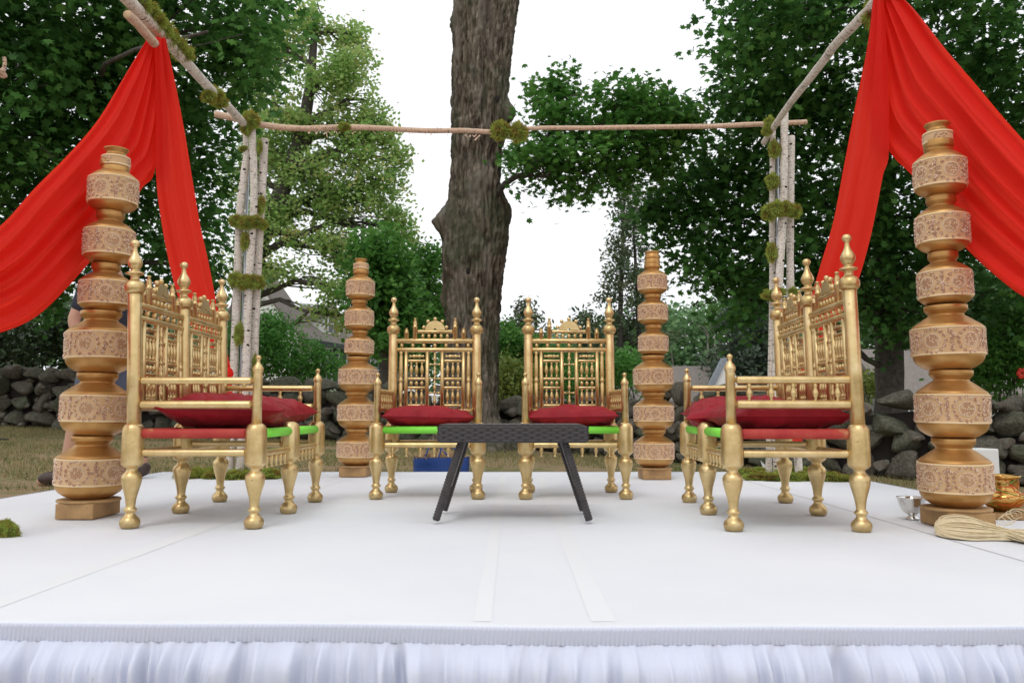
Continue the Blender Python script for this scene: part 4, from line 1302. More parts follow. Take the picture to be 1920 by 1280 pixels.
def chain_mesh(L):
    mb = MB()
    pr = [(0, .004)]
    n = 4
    for i in range(n):
        z = L * i / n; d = L / n
        pr += [(z + d * .05, .0035), (z + d * .12, .011), (z + d * .2, .004), (z + d * .32, .005), (z + d * .48, .0105), (z + d * .6, .009), (z + d * .72, .0045), (z + d * .86, .0075), (z + d * .95, .004)]
    pr.append((L, .004))
    mb.lathe(pr, 12)
    for i in range(n):
        z = L * i / n + L / n * .12
        mb.lathe([(-.034, .003), (-.026, .0075), (-.018, .003), (0, .0035), (.018, .003), (.026, .0075), (.034, .003)], 10, Matrix.Translation((0, 0, z)) @ Matrix.Rotation(math.pi / 2, 4, 'Y'))
    m = mb.mesh('chain'); m.materials.append(GOLD); return m
M_CHAIN = chain_mesh(.335)
def fan_mesh():
    mb = MB(); n = 20; r = .058
    pts = [Vector((r * math.cos(math.pi * k / n), -.009, r * .95 * math.sin(math.pi * k / n))) for k in range(n + 1)]
    inner = [Vector((.010 * math.cos(math.pi * k / 6), -.009, .010 * math.sin(math.pi * k / 6))) for k in range(6, -1, -1)]
    poly_extrude(mb, pts + inner, (0, .018, 0))
    m = mb.mesh('fan', False); m.materials.append(GOLD); return m
M_FAN = fan_mesh()
def bar(name, a, b, r, parent, mat=GOLD, ends=True, seg=16):
    a, b = Vector(a), Vector(b); L = (b - a).length
    pr = [(0, r * .6), (.012, r * .6), (.0125, r * .95), (.018, r), (L - .018, r), (L - .0125, r * .95), (L - .012, r * .6), (L, r * .6)] if ends else [(0, r), (L, r)]
    m = MB().lathe(pr, seg).mesh(name); m.materials.append(mat)
    M = Matrix.Translation(a) @ (b - a).to_track_quat('Z', 'Y').to_matrix().to_4x4()
    return ob(name, m, None, parent, M)
T = Matrix.Translation
def seat(name, label, cat, loc, rz, Wf, Wr, D, n, arms=(5, 5), lean=0.0, scale=1.0, side_mat=None, group=None):
    root = empty(name, loc, rz); root.scale = (scale,) * 3
    tag(root, label, cat, group)
    fx = [-Wf / 2 + Wf * i / n for i in range(n + 1)]; rx = [-Wr / 2 + Wr * i / n for i in range(n + 1)]
    yf, yr = -D / 2, D / 2
    srnd = random.Random(len(label))
    for i in range(n + 1):
        for x, y in ((fx[i], yf), (rx[i], yr)):
            o = ob('leg', M_LEG, None, root, T((x, y, 0)) @ Matrix.Rotation(srnd.uniform(0, 6), 4, 'Z'))
    # back frame, leaning about the seat
    PV = T((0, yr, .40)) @ Matrix.Rotation(-lean, 4, 'X') @ T((0, -yr, -.40))
    for i in range(n + 1):
        p = ob('rear_post', M_POST, None, root, PV @ T((rx[i], yr, 0)))
        ob('finial', M_FIN, None, p)
    for s, i in ((-1, 0), (1, n)):
        p = ob('arm_post', M_ARMPOST, None, root, T((fx[i], yf, 0)))
    for i in range(n):
        a, b = fx[i] + .030, fx[i + 1] - .030
        bar('front_rail', (a, yf, .365), (b, yf, .365), .0195, root, GREEN, False)
        bar('lower_rail', (a, yf, .285), (b, yf, .285), .0150, root)
        nd = 6
        for k in range(nd):
            x = a + (b - a) * (k + .75) / (nd + .5)
            ob('drop', M_DROP, None, root, T((x, yf, .222)))
        a, b = rx[i] + .030, rx[i + 1] - .030
        bar('back_seat_rail', (a, yr, .365), (b, yr, .365), .018, root, REDW)
        bar('lower_rail', (a, yr, .285), (b, yr, .285), .0150, root)
        bar('cross_rail', (fx[i] if i else fx[0], yf + .03, .31), (rx[i] if i else rx[0], yr - .03, .31), .012, root) if i else None
    for s, i in ((-1, 0), (1, n)):
        A, B = Vector((fx[i], yf, 0)), Vector((rx[i], yr, 0))
        d = (B - A).normalized()
        def q(z, off=.03): return A + d * off + Vector((0, 0, z)), B - d * off + Vector((0, 0, z))
        a, b = q(.365, .028); bar('side_rail', a, b, .0195, root, side_mat or REDW)
        a, b = q(.290, .028); bar('lower_rail', a, b, .0150, root)
        a, b = q(.572, .012); bar('arm_rail', a, b, .0150, root)
        a, b = q(.478, .012); bar('arm_rail', a, b, .0165, root)
        na = arms[0] if s < 0 else arms[1]
        for k in range(na):
            p = A.lerp(B, (k + .85) / (na + .7)); p.z = .490
            ob('arm_spindle', M_ARM, None, root, T(p))
        if na == 0:
            for k in range(6):
                p = A.lerp(B, (k + .7) / 6.4); p.z = .548
                ob('arm_peg', M_BEAD, None, root, T(p))
    # webbing of the seat
    mb = MB()
    vs = [(fx[0] + .02, yf + .01, .368), (fx[-1] - .02, yf + .01, .368), (rx[-1] - .02, yr - .01, .368), (rx[0] + .02, yr - .01, .368)]
    poly_extrude(mb, [Vector(v) for v in vs], (0, 0, .008))
    ob('webbing', mb.mesh('webbing', False), WEB, root)
    # lattice panels
    for i in range(n):
        xc = (rx[i] + rx[i + 1]) / 2; hw = (rx[i + 1] - rx[i]) / 2
        k = hw / .245
        mb = MB()
        def hb(x0, x1, z, r): mb.lathe([(0, r * .7), (.006, r), (abs(x1 - x0) - .006, r), (abs(x1 - x0), r * .7)], 14, T((min(x0, x1), 0, z)) @ Matrix.Rotation(math.pi / 2, 4, 'Y'))
        def vb(x, z0, z1, r): mb.lathe([(0, r), (z1 - z0, r)], 12, T((x, 0, z0)))
        hb(-hw + .022, hw - .022, .880, .0145); hb(-hw + .022, hw - .022, .827, .0135)
        hb(-hw + .022, hw - .022, .468, .0135)
        hb(-.105 * k, .105 * k, .935, .0105)
        for s in (-1, 1):
            vb(s * .168 * k, .478, .818, .0112); vb(s * .044 * k, .478, .818, .0112)
            x0, x1 = s * .054 * k, s * .158 * k
            for z in (.762, .656, .604, .500): hb(x0, x1, z, .0078)
        me = mb.mesh('lattice_panel'); me.materials.append(GOLD)
        P = ob('lattice_panel', me, None, root, PV @ T((xc, yr, 0)))
        def sub(nm, m, x, z, M2=Matrix.Identity(4)): return ob(nm, m, None, P, T((x, 0, z)) @ M2)
        for q_ in range(7): sub('bead', M_BEAD, (-.195 + .065 * q_) * k, .840)
        for q_ in range(5): sub('bead', M_BEAD, (-.072 + .036 * q_) * k, .896)
        for s in (-1, 1):
            sub('outer_spindle', M_LONG, s * .198 * k, .478)
            sub('crest_pillar', M_PIL, s * .118 * k, .890); sub('crest_pillar', M_PILS, s * .168 * k, .890)
            sub('turned_bar', M_HB, (.062 if s > 0 else -.150) * k, .789, Matrix.Rotation(math.pi / 2, 4, 'Y') @ Matrix.Diagonal((1, 1, k, 1)))
            for q_ in (-1, 0, 1):
                x = (s * .106 + q_ * .031) * k
                sub('spindle', M_SP, x, .665); sub('spindle', M_SP, x, .508); sub('bead', M_BEAD, x, .617)
        sub('spindle_chain', M_CHAIN, 0, .480)
        fan = sub('crest_fan', M_FAN, 0, .944)
        for q_ in range(5):
            a = math.pi * (.08 + .84 * q_ / 4)
            r_ = .069
            ob('crest_ball', CREST, None, P, T((r_ * math.cos(a), 0, .944 + r_ * .95 * math.sin(a))))
    return root
CREST = MB().ball((0, 0, 0), .0115, 12, 8).mesh('crest_ball'); CREST.materials.append(GOLD)

def cen(*pts):
    return sum((Vector(p) for p in pts), Vector()) / len(pts)
# the armchairs
f1, f2 = floor(703, 935), floor(896, 935); r1, r2_ = floor(733, 921), floor(893, 921)
Yf, Yr = (f1.y + f2.y) / 2 + .03, (r1.y + r2_.y) / 2 + .03
def armchair(label, ul, ur, rl, rr_, va, vb_):
    a, b = floor(ul, va), floor(ur, va); c, d = floor(rl, vb_), floor(rr_, vb_)
    yf, yr = a.y + .03, c.y + .03
    xm = (a.x + b.x + c.x + d.x) / 4
    o = seat('armchair', label, 'armchair', (xm, (yf + yr) / 2, 0), math.atan2(-( (c.x + d.x) / 2 - (a.x + b.x) / 2), yr - yf) * .6, b.x - a.x, d.x - c.x, yr - yf, 1, (6, 6), .01, 1.0, GOLD,
                'gilded armchairs at the back of the stage')
    return o, xm, yf, yr
A1 = armchair('gilded lattice back armchair with red cushion standing before the big trunk, left of its twin', 703, 896, 732, 892, 936, 923)
A2 = armchair('gilded lattice back armchair with red cushion nearest the right rear pot column', 986, 1176, 991, 1147, 936, 923)
# sofas; local front (-y) turns towards the middle
def sofa(label, fn, ff, rn, rf, rz, arms, lean, vs_):
    """fn, ff: near and far front feet; rn, rf: near and far rear feet (pixels)"""
    pts = [floor(*p) + Vector((0, .03, 0)) for p in (fn, ff, rn, rf)]
    c = cen(*pts)
    L = ((pts[1] - pts[0]).length + (pts[3] - pts[2]).length) / 2
    D = ((pts[0] - pts[2]).length + (pts[1] - pts[3]).length) / 2
    d = (pts[1] - pts[0] + pts[3] - pts[2]).normalized()
    ang = math.atan2(d.y, d.x) if rz > 0 else math.atan2(-d.y, -d.x)
    return seat('sofa', label, 'sofa', (c.x, c.y, 0), ang, L, L, D, 2, arms, lean, 1.02, REDW, 'gilded two seat sofas facing each other'), c, L, D, ang
S1 = sofa('gilded two seat sofa at left whose near arm has lost its spindles', (470, 990), (588, 941), (240, 991), (405, 942), 1, (0, 4), .035, 0)
S2 = sofa('gilded two seat sofa at right with five turned spindles in its near arm', (1385, 996), (1296, 943), (1614, 997), (1477, 943), -1, (5, 5), -.02, 0)

# ------------------------------------------------------------------ cushions
def cushion(label, loc, rz, W, D, Hh, seed, tilt=(0, 0)):
    n = 44
    vs, fs = [], []
    def surf(sgn):
        b = len(vs)
        for j in range(n + 1):
            for i in range(n + 1):
                a, c = -1 + 2 * i / n, -1 + 2 * j / n
                pin = 1 - .10 * (1 - a * a) * abs(c) ** 3; pin2 = 1 - .10 * (1 - c * c) * abs(a) ** 3
                x = a * pin2 * W / 2; y = c * pin * D / 2
                e = (max(0, 1 - abs(a) ** 3.0) * max(0, 1 - abs(c) ** 3.0)) ** .52
                z = sgn * e * Hh / 2
                if 0 < i < n and 0 < j < n:
                    edge = (1 - e)
                    z += .010 * mn.noise(Vector((x * 9, y * 9, seed))) + .022 * edge * e * 2 * mn.noise(Vector((x * 22 + seed, y * 22, 3))) - .012 * e * (1 - min(1, abs(mn.noise(Vector((x * 7 + seed * 3, y * 11, 8)))) * 7))
                    d1 = abs(abs(a) - abs(c))
                    z += -.010 * math.exp(-(d1 / .09) ** 2) * (abs(a) ** 2) * e * sgn
                vs.append((x, y, z * (1.15 if sgn > 0 else .85)))
        for j in range(n):
            for i in range(n):
                q = (b + j * (n + 1) + i, b + j * (n + 1) + i + 1, b + (j + 1) * (n + 1) + i + 1, b + (j + 1) * (n + 1) + i)
                fs.append(q if sgn > 0 else q[::-1])
    surf(1); surf(-1)
    mb = MB(); mb.add(vs, fs); me = mb.mesh('cushion')
    o = ob('cushion', me, SILK)
    o.location = loc; o.rotation_euler = (tilt[0], tilt[1], rz)
    tag(o, label, 'cushion', 'red silk cushions on the seats')
    sb = MB(); pts = []
    for k in range(81):
        t = k / 80 * 4; s_ = int(t) % 4; f = t - int(t)
        a, c = [(-1 + 2 * f, -1), (1, -1 + 2 * f), (1 - 2 * f, 1), (-1, 1 - 2 * f)][s_]
        pin = 1 - .10 * (1 - a * a) * abs(c) ** 3; pin2 = 1 - .10 * (1 - c * c) * abs(a) ** 3
        pts.append(Vector((a * pin2 * W / 2, c * pin * D / 2, 0)))
    sb.tube(pts, .0028, 6, cap=False); ob('piping', sb.mesh('piping'), SILK, o)
    return o
o_, xm, yf, yr = A1
cushion('red silk cushion on the armchair left of the table', (xm - .01, (yf + yr) / 2 - .01, .425), .07, .50, .42, .125, 1, (-.05, .02))
o_, xm, yf, yr = A2
cushion('red silk cushion on the armchair nearest the right rear pot column', (xm - .0, (yf + yr) / 2 - .01, .425), -.08, .50, .42, .125, 2, (-.05, -.02))
_, c, L, D, ang = S1
u_ = Vector((math.cos(ang), math.sin(ang), 0))        # away from the camera for the left sofa
f_ = Vector((math.sin(ang), -math.cos(ang), 0))       # towards the seat front
p = c - u_ * .20 + f_ * .03; cushion('red silk cushion on the near half of the left sofa', (p.x, p.y, .452), ang + .22, .50, .50, .145, 3, (.02, .07))
p = c + u_ * .23 - f_ * .01; cushion('red silk cushion on the far half of the left sofa', (p.x, p.y, .445), ang - .1, .50, .50, .15, 4, (0, -.06))
_, c, L, D, ang = S2
u_ = Vector((math.cos(ang), math.sin(ang), 0)); f_ = Vector((math.sin(ang), -math.cos(ang), 0))   # u_ points to the camera here
p = c + u_ * .22 + f_ * .0; cushion('red silk cushion on the near half of the right sofa', (p.x, p.y, .437), ang + .06, .48, .50, .13, 5, (.0, -.02))
p = c - u_ * .22 + f_ * .05; cushion('red silk cushion on the far half of the right sofa', (p.x, p.y, .455), ang - .12, .50, .52, .14, 6, (.06, .05))

# ------------------------------------------------------------------ wicker table
TX, TY0, TY1 = 962, 3.40, 3.86
tz1, tz0 = .404, .327
xL, xR = at(820, 800, TY0).x, at(1104, 800, TY0).x
tcx, tcy = (xL + xR) / 2, (TY0 + TY1) / 2
tab = empty('wicker_table', (tcx, tcy, 0)); tag(tab, 'low dark brown wicker table with splayed legs in front of the armchairs', 'table')
hw, hd = (xR - xL) / 2, (TY1 - TY0) / 2
mb = MB(); mb.box((-hw + .006, -hd + .006, tz0 + .002), (hw - .006, hd - .006, tz1 - .003)); 
top = bevel(ob('tabletop', mb.mesh('tabletop', False), WICK, tab), .006, 2)
def strand_mesh(L, H_, T_):
    mb = MB(); nn = 6
    vs, fs = [], []
    for i in range(nn + 1):
        t = -1 + 2 * i / nn
        bulge = (1 - t * t) ** .5 if abs(t) < 1 else 0
        for a in (-1, -.5, .5, 1):
            vs.append((t * L / 2, -T_ * bulge * (1 - .35 * a * a) - .0005, a * H_ / 2))
    for i in range(nn):
        for k in range(3): fs.append((i * 4 + k, (i + 1) * 4 + k, (i + 1) * 4 + k + 1, i * 4 + k + 1))
    mb.add(vs, fs); m = mb.mesh('strand'); m.materials.append(WICK); return m
ST = strand_mesh(.047, .0112, .0055)
rows = 6
for (side, L_, rot) in ((0, 2 * hw, 0), (1, 2 * hd, math.pi / 2), (2, 2 * hw, math.pi), (3, 2 * hd, -math.pi / 2)):
    ncol = int(L_ / .053)
    for r_ in range(rows):
        for k in range(ncol + (r_ % 2)):
            x = -L_ / 2 + (k + (.5 if r_ % 2 == 0 else 0)) * L_ / ncol
            x = max(-L_ / 2 + .012, min(L_ / 2 - .012, x))
            dist = hd if side in (0, 2) else hw
            sx = .55 if (r_ % 2 and k in (0, ncol)) else 1
            M = Matrix.Rotation(rot, 4, 'Z') @ T((x, -dist + .004, tz0 + .006 + (r_ + .5) * (tz1 - tz0 - .012) / rows)) @ Matrix.Diagonal((sx, 1, 1, 1))
            ob('strand', ST, None, top, M)
mb = MB()
for j in range(38):
    y = -hd + .012 + (2 * hd - .024) * j / 37
    for k in range(24):
        x = -hw + .014 + (2 * hw - .028) * (k + (.5 if j % 2 else 0)) / 24
        if x > hw - .01: continue
        mb.add([(x - .012, y, tz1 - .002), (x - .005, y - .005, tz1 + .002), (x + .005, y - .005, tz1 + .002), (x + .012, y, tz1 - .002), (x + .005, y + .005, tz1 + .002), (x - .005, y + .005, tz1 + .002)], [(0, 1, 2, 3), (0, 3, 4, 5)])
o = ob('woven_top', mb.mesh('woven_top', False), WICKG, tab); o['kind'] = 'stuff'
def wicker_leg(p0, p1, r):
    p0, p1 = Vector(p0), Vector(p1); L = (p1 - p0).length; n = int(L / .0042)
    mb = MB(); pts, rad = [], []
    for i in range(n + 1):
        pts.append(p0.lerp(p1, i / n)); rad.append(r * (1.0 if i % 3 else .86))
    rad[0] = rad[-1] = r * .7
    mb.tube(pts, rad, 8)
    return ob('leg', mb.mesh('leg', False), WICK, tab)
legs = {}
ztop = tz0 + .004
for sx in (-1, 1):
    a = (sx * .222, -hd + .05, ztop); b = (at(817 if sx < 0 else 1105, 975, 3.36).x - tcx, 3.36 - tcy, .012)
    c_ = (sx * .215, hd - .12, ztop); d_ = (at(833 if sx < 0 else 1093, 960, 3.70).x - tcx, 3.70 - tcy, .012)
    wicker_leg(a, b, .0165); wicker_leg(c_, d_, .0155)
    # woven panel between the legs of each side
    a, b, c_, d_ = map(Vector, (a, b, c_, d_))
    mb = MB(); nu, nv = 26, 20
    for i in range(nu + 1):
        t = .02 + .62 * i / nu; p, q = a.lerp(b, t), c_.lerp(d_, t); mb.tube([p, q], .0026, 5, False)
    for j in range(nv + 1):
        s = j / nv; p = a.lerp(c_, s).lerp(b.lerp(d_, s), .02); q = a.lerp(c_, s).lerp(b.lerp(d_, s), .64); mb.tube([p, q], .0028, 5, False)
    o = ob('side_weave', mb.mesh('side_weave', False), WICKG, tab); o['kind'] = 'stuff'

# ------------------------------------------------------------------ birch canopy frame
frame = empty('birch_canopy_frame', (0, 5.85, 0))
tag(frame, 'birch log canopy frame with moss clumps, poles at both rear corners joined by a crossbeam', 'canopy frame')
finv = Matrix.Translation((0, -5.85, 0))
def log(name, pts, r0, r1, mat, seed=0, n=8, seg=18, caps=True):
    P = curve_pts(pts, n)
    m_ = len(P)
    rr = [r0 + (r1 - r0) * i / (m_ - 1) + .0018 * mn.noise(Vector((i * .35, seed, 0))) for i in range(m_)]
    mb = MB(); mb.tube(P, rr, seg, wob=.06, seed=seed)
    me = mb.mesh(name); me.transform(finv)
    o = ob(name, me, mat, frame)
    if caps:
        for e, e2, r in ((P[0], P[1], rr[0]), (P[-1], P[-2], rr[-1])):
            d = (e - e2).normalized()
            M = finv @ T(e + d * .001) @ d.to_track_quat('Z', 'Y').to_matrix().to_4x4()
            ob('cut_end', MB().lathe([(-.002, r * .92), (.0015, r * .90), (.002, 1e-4)], 16).mesh('cut_end'), CUTW, o, M)
    return o
# knots: little dark raised eyes on the logs
def knots(o, pts, r, n, seed):
    k_ = random.Random(seed); P = curve_pts(pts, 6)
    for q in range(n):
        i = k_.randrange(1, len(P) - 1); p = P[i]; a = k_.uniform(3.6, 5.8)
        d = Vector((math.cos(a), math.sin(a), 0))
        mb = MB(); mb.ball((0, 0, 0), .010, 8, 6, (1.2, .5, .8)); M = finv @ T(p + d * r * .96) @ Matrix.Rotation(a + math.pi / 2, 4, 'Z')
        ob('knot', mb.mesh('knot'), KNOT, o, M)
A_ = lambda *a: [at(*p) for p in a]
def z0(p, z=.005): q = p.copy(); q.z = z; return q
for nm, P, r, sd_ in (
    ('birch_pole', A_((466, 279, 5.84), (458, 330, 5.84), (450, 403, 5.84), (444, 560, 5.84), (438, 708, 5.84)) + [z0(at(430, 885, 5.84))], .0300, 1),
    ('birch_pole', A_((473, 243, 5.80), (476, 330, 5.80), (475, 403, 5.80), (467, 520, 5.80), (463, 620, 5.80), (460, 708, 5.80)) + [z0(at(449, 885, 5.80))], .0275, 2),
    ('birch_pole', A_((496, 261, 5.88), (492, 340, 5.88), (487, 420, 5.88), (481, 540, 5.88), (476, 671, 5.88)) + [z0(at(470, 885, 5.88))], .0310, 3),
    ('birch_pole', A_((1449, 246, 5.88), (1448, 403, 5.88), (1448, 566, 5.88), (1445, 717, 5.88)) + [z0(at(1441, 885, 5.88))], .0225, 4),
    ('birch_pole', A_((1471, 212, 5.80), (1470, 320, 5.80), (1467, 420, 5.80), (1459, 566, 5.80), (1456, 717, 5.80)) + [z0(at(1458, 885, 5.80))], .0285, 5),
    ('birch_pole', A_((1484, 256, 5.90), (1482, 403, 5.90), (1482, 545, 5.90), (1486, 700, 5.90)) + [z0(at(1498, 885, 5.90))], .0270, 6)):
    o = log(nm, P, r * .96, r * 1.06, BIRCH, sd_); knots(o, P, r, 7, sd_)
for P in (A_((460, 250, 5.93), (462, 330, 5.93)), ):
    log('birch_stub', P, .02, .02, BIRCH, 9)
for P in ([at(466, 300, 5.88), at(452, 708, 5.88), z0(at(444, 885, 5.88))], [at(1459, 262, 5.87), at(1457, 520, 5.87), z0(at(1457, 885, 5.89))]):
    mb = MB(); mb.tube(P, .011, 12); me = mb.mesh('metal_pole'); me.transform(finv); ob('metal_pole', me, STEEL, frame)
for P, r0, r1, sd_ in ((A_((403, 214, 5.72), (440, 222, 5.78), (490, 234, 5.83), (560, 241, 5.85), (640, 239, 5.85), (700, 240, 5.85), (790, 245, 5.85), (870, 245, 5.85), (930, 248, 5.85), (986, 246, 5.86)), .0255, .0165, 11),
                       (A_((960, 243, 5.82), (1020, 240, 5.85), (1100, 240, 5.85), (1170, 239, 5.85), (1250, 238, 5.85), (1330, 237, 5.85), (1400, 234, 5.84), (1450, 232, 5.90), (1512, 229, 5.90)), .0155, .0195, 12)):
    o = log('cross_beam', P, r0, r1, BIRCHP, sd_, 6)
# side beams run forward to the front posts
BL, BR = -1.98, 1.93
PL = [on_x(466, 242, BL), on_x(432, 205, BL), on_x(395, 168, BL), on_x(350, 118, BL), on_x(300, 62, BL), on_x(225, -14, BL)] + [Vector((BL - .02, 3.2, 2.52)), Vector((BL - .04, 2.55, 2.53))]
log('side_beam', PL, .028, .034, BIRCH, 13)
log('side_beam', [on_x(239, 27, BL + .05), on_x(262, 50, BL + .05), on_x(290, 82, BL + .04)], .022, .024, BIRCHP, 14)
PR = [on_x(1432, 268, BR), on_x(1451, 238, BR), on_x(1486, 188, BR), on_x(1517, 149, BR), on_x(1548, 109, BR), on_x(1566, 84, BR), on_x(1596, 53, BR), on_x(1626, 22, BR), on_x(1665, -20, BR), Vector((BR, 3.2, 2.50)), Vector((BR + .05, 2.55, 2.52))]
log('side_beam', PR, .022, .030, BIRCH, 15)
for X, s in ((-2.10, -1), (2.06, 1)):
    for k, (dx, dy, h) in enumerate(((0, 0, 2.62), (s * .06, .05, 2.50), (s * .01, -.06, 2.55))):
        log('birch_pole', [Vector((X + dx, 2.62 + dy, .005)), Vector((X + dx * .8, 2.62 + dy * .7, 1.3)), Vector((X + dx, 2.62 + dy, h))], .031, .028, BIRCH, 20 + k)
mb = MB(); mb.tube(curve_pts([Vector((-2.12, 2.62, at(0, 135, 3.1).z - .02)), at(-6, 138, 3.1), at(4, 134, 3.1), at(9, 120, 3.1), at(8, 108, 3.1)], 4), [.010] * 10 + [.007] * 7, 8)
me = mb.mesh('twig'); me.transform(finv); ob('twig', me, BIRCHP, frame)
# shreds of peeling bark under the crossbeam
pr_ = random.Random(4)
mb = MB()
for k in range(46):
    u = pr_.uniform(500, 900); v = np.interp(u, [500, 560, 700, 870], [235, 241, 240, 246]) + pr_.choice((-6, 6, 7))
    p = at(u, v, 5.83); L = pr_.uniform(.008, .028) if k % 9 else .05; a = pr_.uniform(-1, 1)
    mb.add([p, p + Vector((.006, 0, 0)), p + Vector((.006 + L * math.sin(a), -.01, -L)), p + Vector((L * math.sin(a) - .002, -.012, -L * .8))], [(0, 1, 2, 3)])
me = mb.mesh('bark_shreds', False); me.transform(finv); o = ob('bark_shreds', me, BIRCHP, frame); o['kind'] = 'stuff'

# ------------------------------------------------------------------ moss
def moss_mesh(seed, n=2400, flat=1.0):
    rs = np.random.RandomState(seed)
    d = rs.normal(0, 1, (n, 3)); d /= np.linalg.norm(d, axis=1)[:, None]
    lump = np.array([1 + .42 * mn.noise(Vector(q) * 1.7 + Vector((seed, 0, 0))) for q in d])
    p = d * lump[:, None] * rs.uniform(.62, 1.0, (n, 1))
    t = d + rs.normal(0, .5, (n, 3)); t /= np.linalg.norm(t, axis=1)[:, None]
    s = np.cross(t, rs.normal(0, 1, (n, 3))); s /= np.linalg.norm(s, axis=1)[:, None]
    L = rs.uniform(.14, .38, (n, 1)); w_ = .034
    V = np.stack([p - s * w_, p + s * w_, p + t * L + s * w_ * .6, p + t * L * .9 - s * w_ * .6], 1)
    m = bpy.data.meshes.new('moss')
    m.vertices.add(n * 4); m.vertices.foreach_set('co', V.astype(np.float32).ravel())
    m.loops.add(n * 4); m.loops.foreach_set('vertex_index', np.arange(n * 4, dtype=np.int32))
    m.polygons.add(n); m.polygons.foreach_set('loop_start', np.arange(0, n * 4, 4, dtype=np.int32)); m.polygons.foreach_set('loop_total', np.full(n, 4, dtype=np.int32))
    m.update(calc_edges=True)
    tone = np.clip(.5 + .6 * np.array([mn.noise(Vector(q) * 1.2 + Vector((0, seed, 0))) for q in d]) + rs.normal(0, .12, n), 0, 1)
    m.attributes.new('tone', 'FLOAT', 'FACE').data.foreach_set('value', tone.astype(np.float32))
    m.materials.append(MOSS)
    return m
MO = [moss_mesh(s) for s in range(6)]
CORE_M = MB().ball((0, 0, 0), .78, 14, 10).mesh('moss_core'); 
m = mottled('moss_core', (.07, .055, .02), (.09, .10, .025), .95, 0, 4, .3); CORE_M.materials.append(m.m)
mr_ = random.Random(8)
def moss(p, rx, ry, rz_, ry_rot=0, parent=frame, inv=finv):
    M = inv @ T(p) @ Matrix.Rotation(ry_rot, 4, 'Y') @ Matrix.Rotation(mr_.uniform(0, 6), 4, 'Z') if abs(rx - ry) < 1e-6 else inv @ T(p) @ Matrix.Rotation(ry_rot, 4, 'Y')
    o = ob('moss_clump', MO[mr_.randrange(6)], None, parent, M @ Matrix.Diagonal((rx, ry, rz_, 1)))
    ob('moss_core', CORE_M, None, o)
    return o
pxm = 5.85 / F_PX
for (u, v, ru, rv, Y) in ((470, 226, 15, 17, 5.76), (462, 240, 9, 14, 5.75), (645, 238, 12, 7, 5.83), (940, 245, 18, 17, 5.80), (972, 248, 16, 18, 5.80), (457, 279, 8, 5, 5.82),
                          (490, 384, 7, 16, 5.83), (444, 414, 12, 11, 5.78), (462, 418, 14, 12, 5.76), (480, 416, 14, 11, 5.78), (493, 422, 8, 10, 5.80), (460, 452, 8, 16, 5.78),
                          (440, 524, 13, 13, 5.78), (458, 528, 14, 13, 5.76), (476, 528, 14, 12, 5.78), (488, 530, 8, 11, 5.80), (448, 626, 9, 18, 5.78), (477, 690, 5, 22, 5.84), (487, 275, 5, 12, 5.80),
                          (1443, 232, 10, 13, 5.76), (1437, 246, 8, 9, 5.76), (1452, 280, 10, 16, 5.80), (1448, 340, 12, 14, 5.80), (1442, 398, 12, 15, 5.78), (1456, 392, 13, 15, 5.74),
                          (1474, 391, 13, 13, 5.76), (1490, 396, 13, 12, 5.80), (1447, 473, 9, 17, 5.80), (1445, 553, 14, 10, 5.80), (1462, 548, 9, 8, 5.76), (1487, 548, 9, 9, 5.82)):
    s = Y / F_PX
    moss(at(u, v, Y), ru * s * 1.08, ru * s * .9, rv * s * 1.05)
for k in range(7):
    t = k / 6
    u, v = 262 + 80 * t, 12 + 92 * t
    p = on_x(u, v, BL); p.z += .015; moss(p, .062, .062, .05)
for (u, v, r) in ((404, 178, .055), (392, 182, .045), (412, 190, .05)):
    moss(on_x(u, v, BL) + Vector((0, 0, .0)), r, r, r * .9)
for (u, v) in ((1630, 12), (1628, 34), (1638, -10)):
    moss(on_x(u, v, BR) + Vector((.02, 0, .01)), .045, .045, .055)
# moss lying on the stage
def moss_bed(label, pts, rx, rz_):
    root = empty('moss_patch', pts[0]); tag(root, label, 'moss', None)
    for p in pts:
        q = p - pts[0]; r = rx * mr_.uniform(.75, 1.2)
        o = ob('moss_clump', MO[mr_.randrange(6)], None, root, T(q + Vector((0, 0, rz_ * .3))) @ Matrix.Rotation(mr_.uniform(0, 6), 4, 'Z') @ Matrix.Diagonal((r, r, rz_ * mr_.uniform(.7, 1.2), 1)))
        ob('moss_core', CORE_M, None, o)
moss_bed('green moss bed at the foot of the left birch poles', [floor(u, v) for u, v in ((350, 896), (365, 893), (385, 895), (405, 896), (425, 893), (440, 897), (455, 893), (470, 897), (485, 893), (500, 896), (515, 894), (395, 889), (430, 888), (460, 888), (490, 889))], .085, .045)
moss_bed('green moss bed at the foot of the right birch poles', [floor(u, v) for u, v in ((1398, 895), (1415, 899), (1432, 896), (1450, 900), (1468, 896), (1486, 900), (1505, 897), (1522, 900), (1540, 898), (1558, 901), (1575, 901), (1420, 890), (1450, 889), (1480, 889), (1510, 890))], .085, .04)
moss_bed('small moss clump on the left edge of the stage', [floor(u, v) for u, v in ((-8, 1003), (4, 1004), (14, 1002), (20, 1005), (4, 998))], .032, .036)

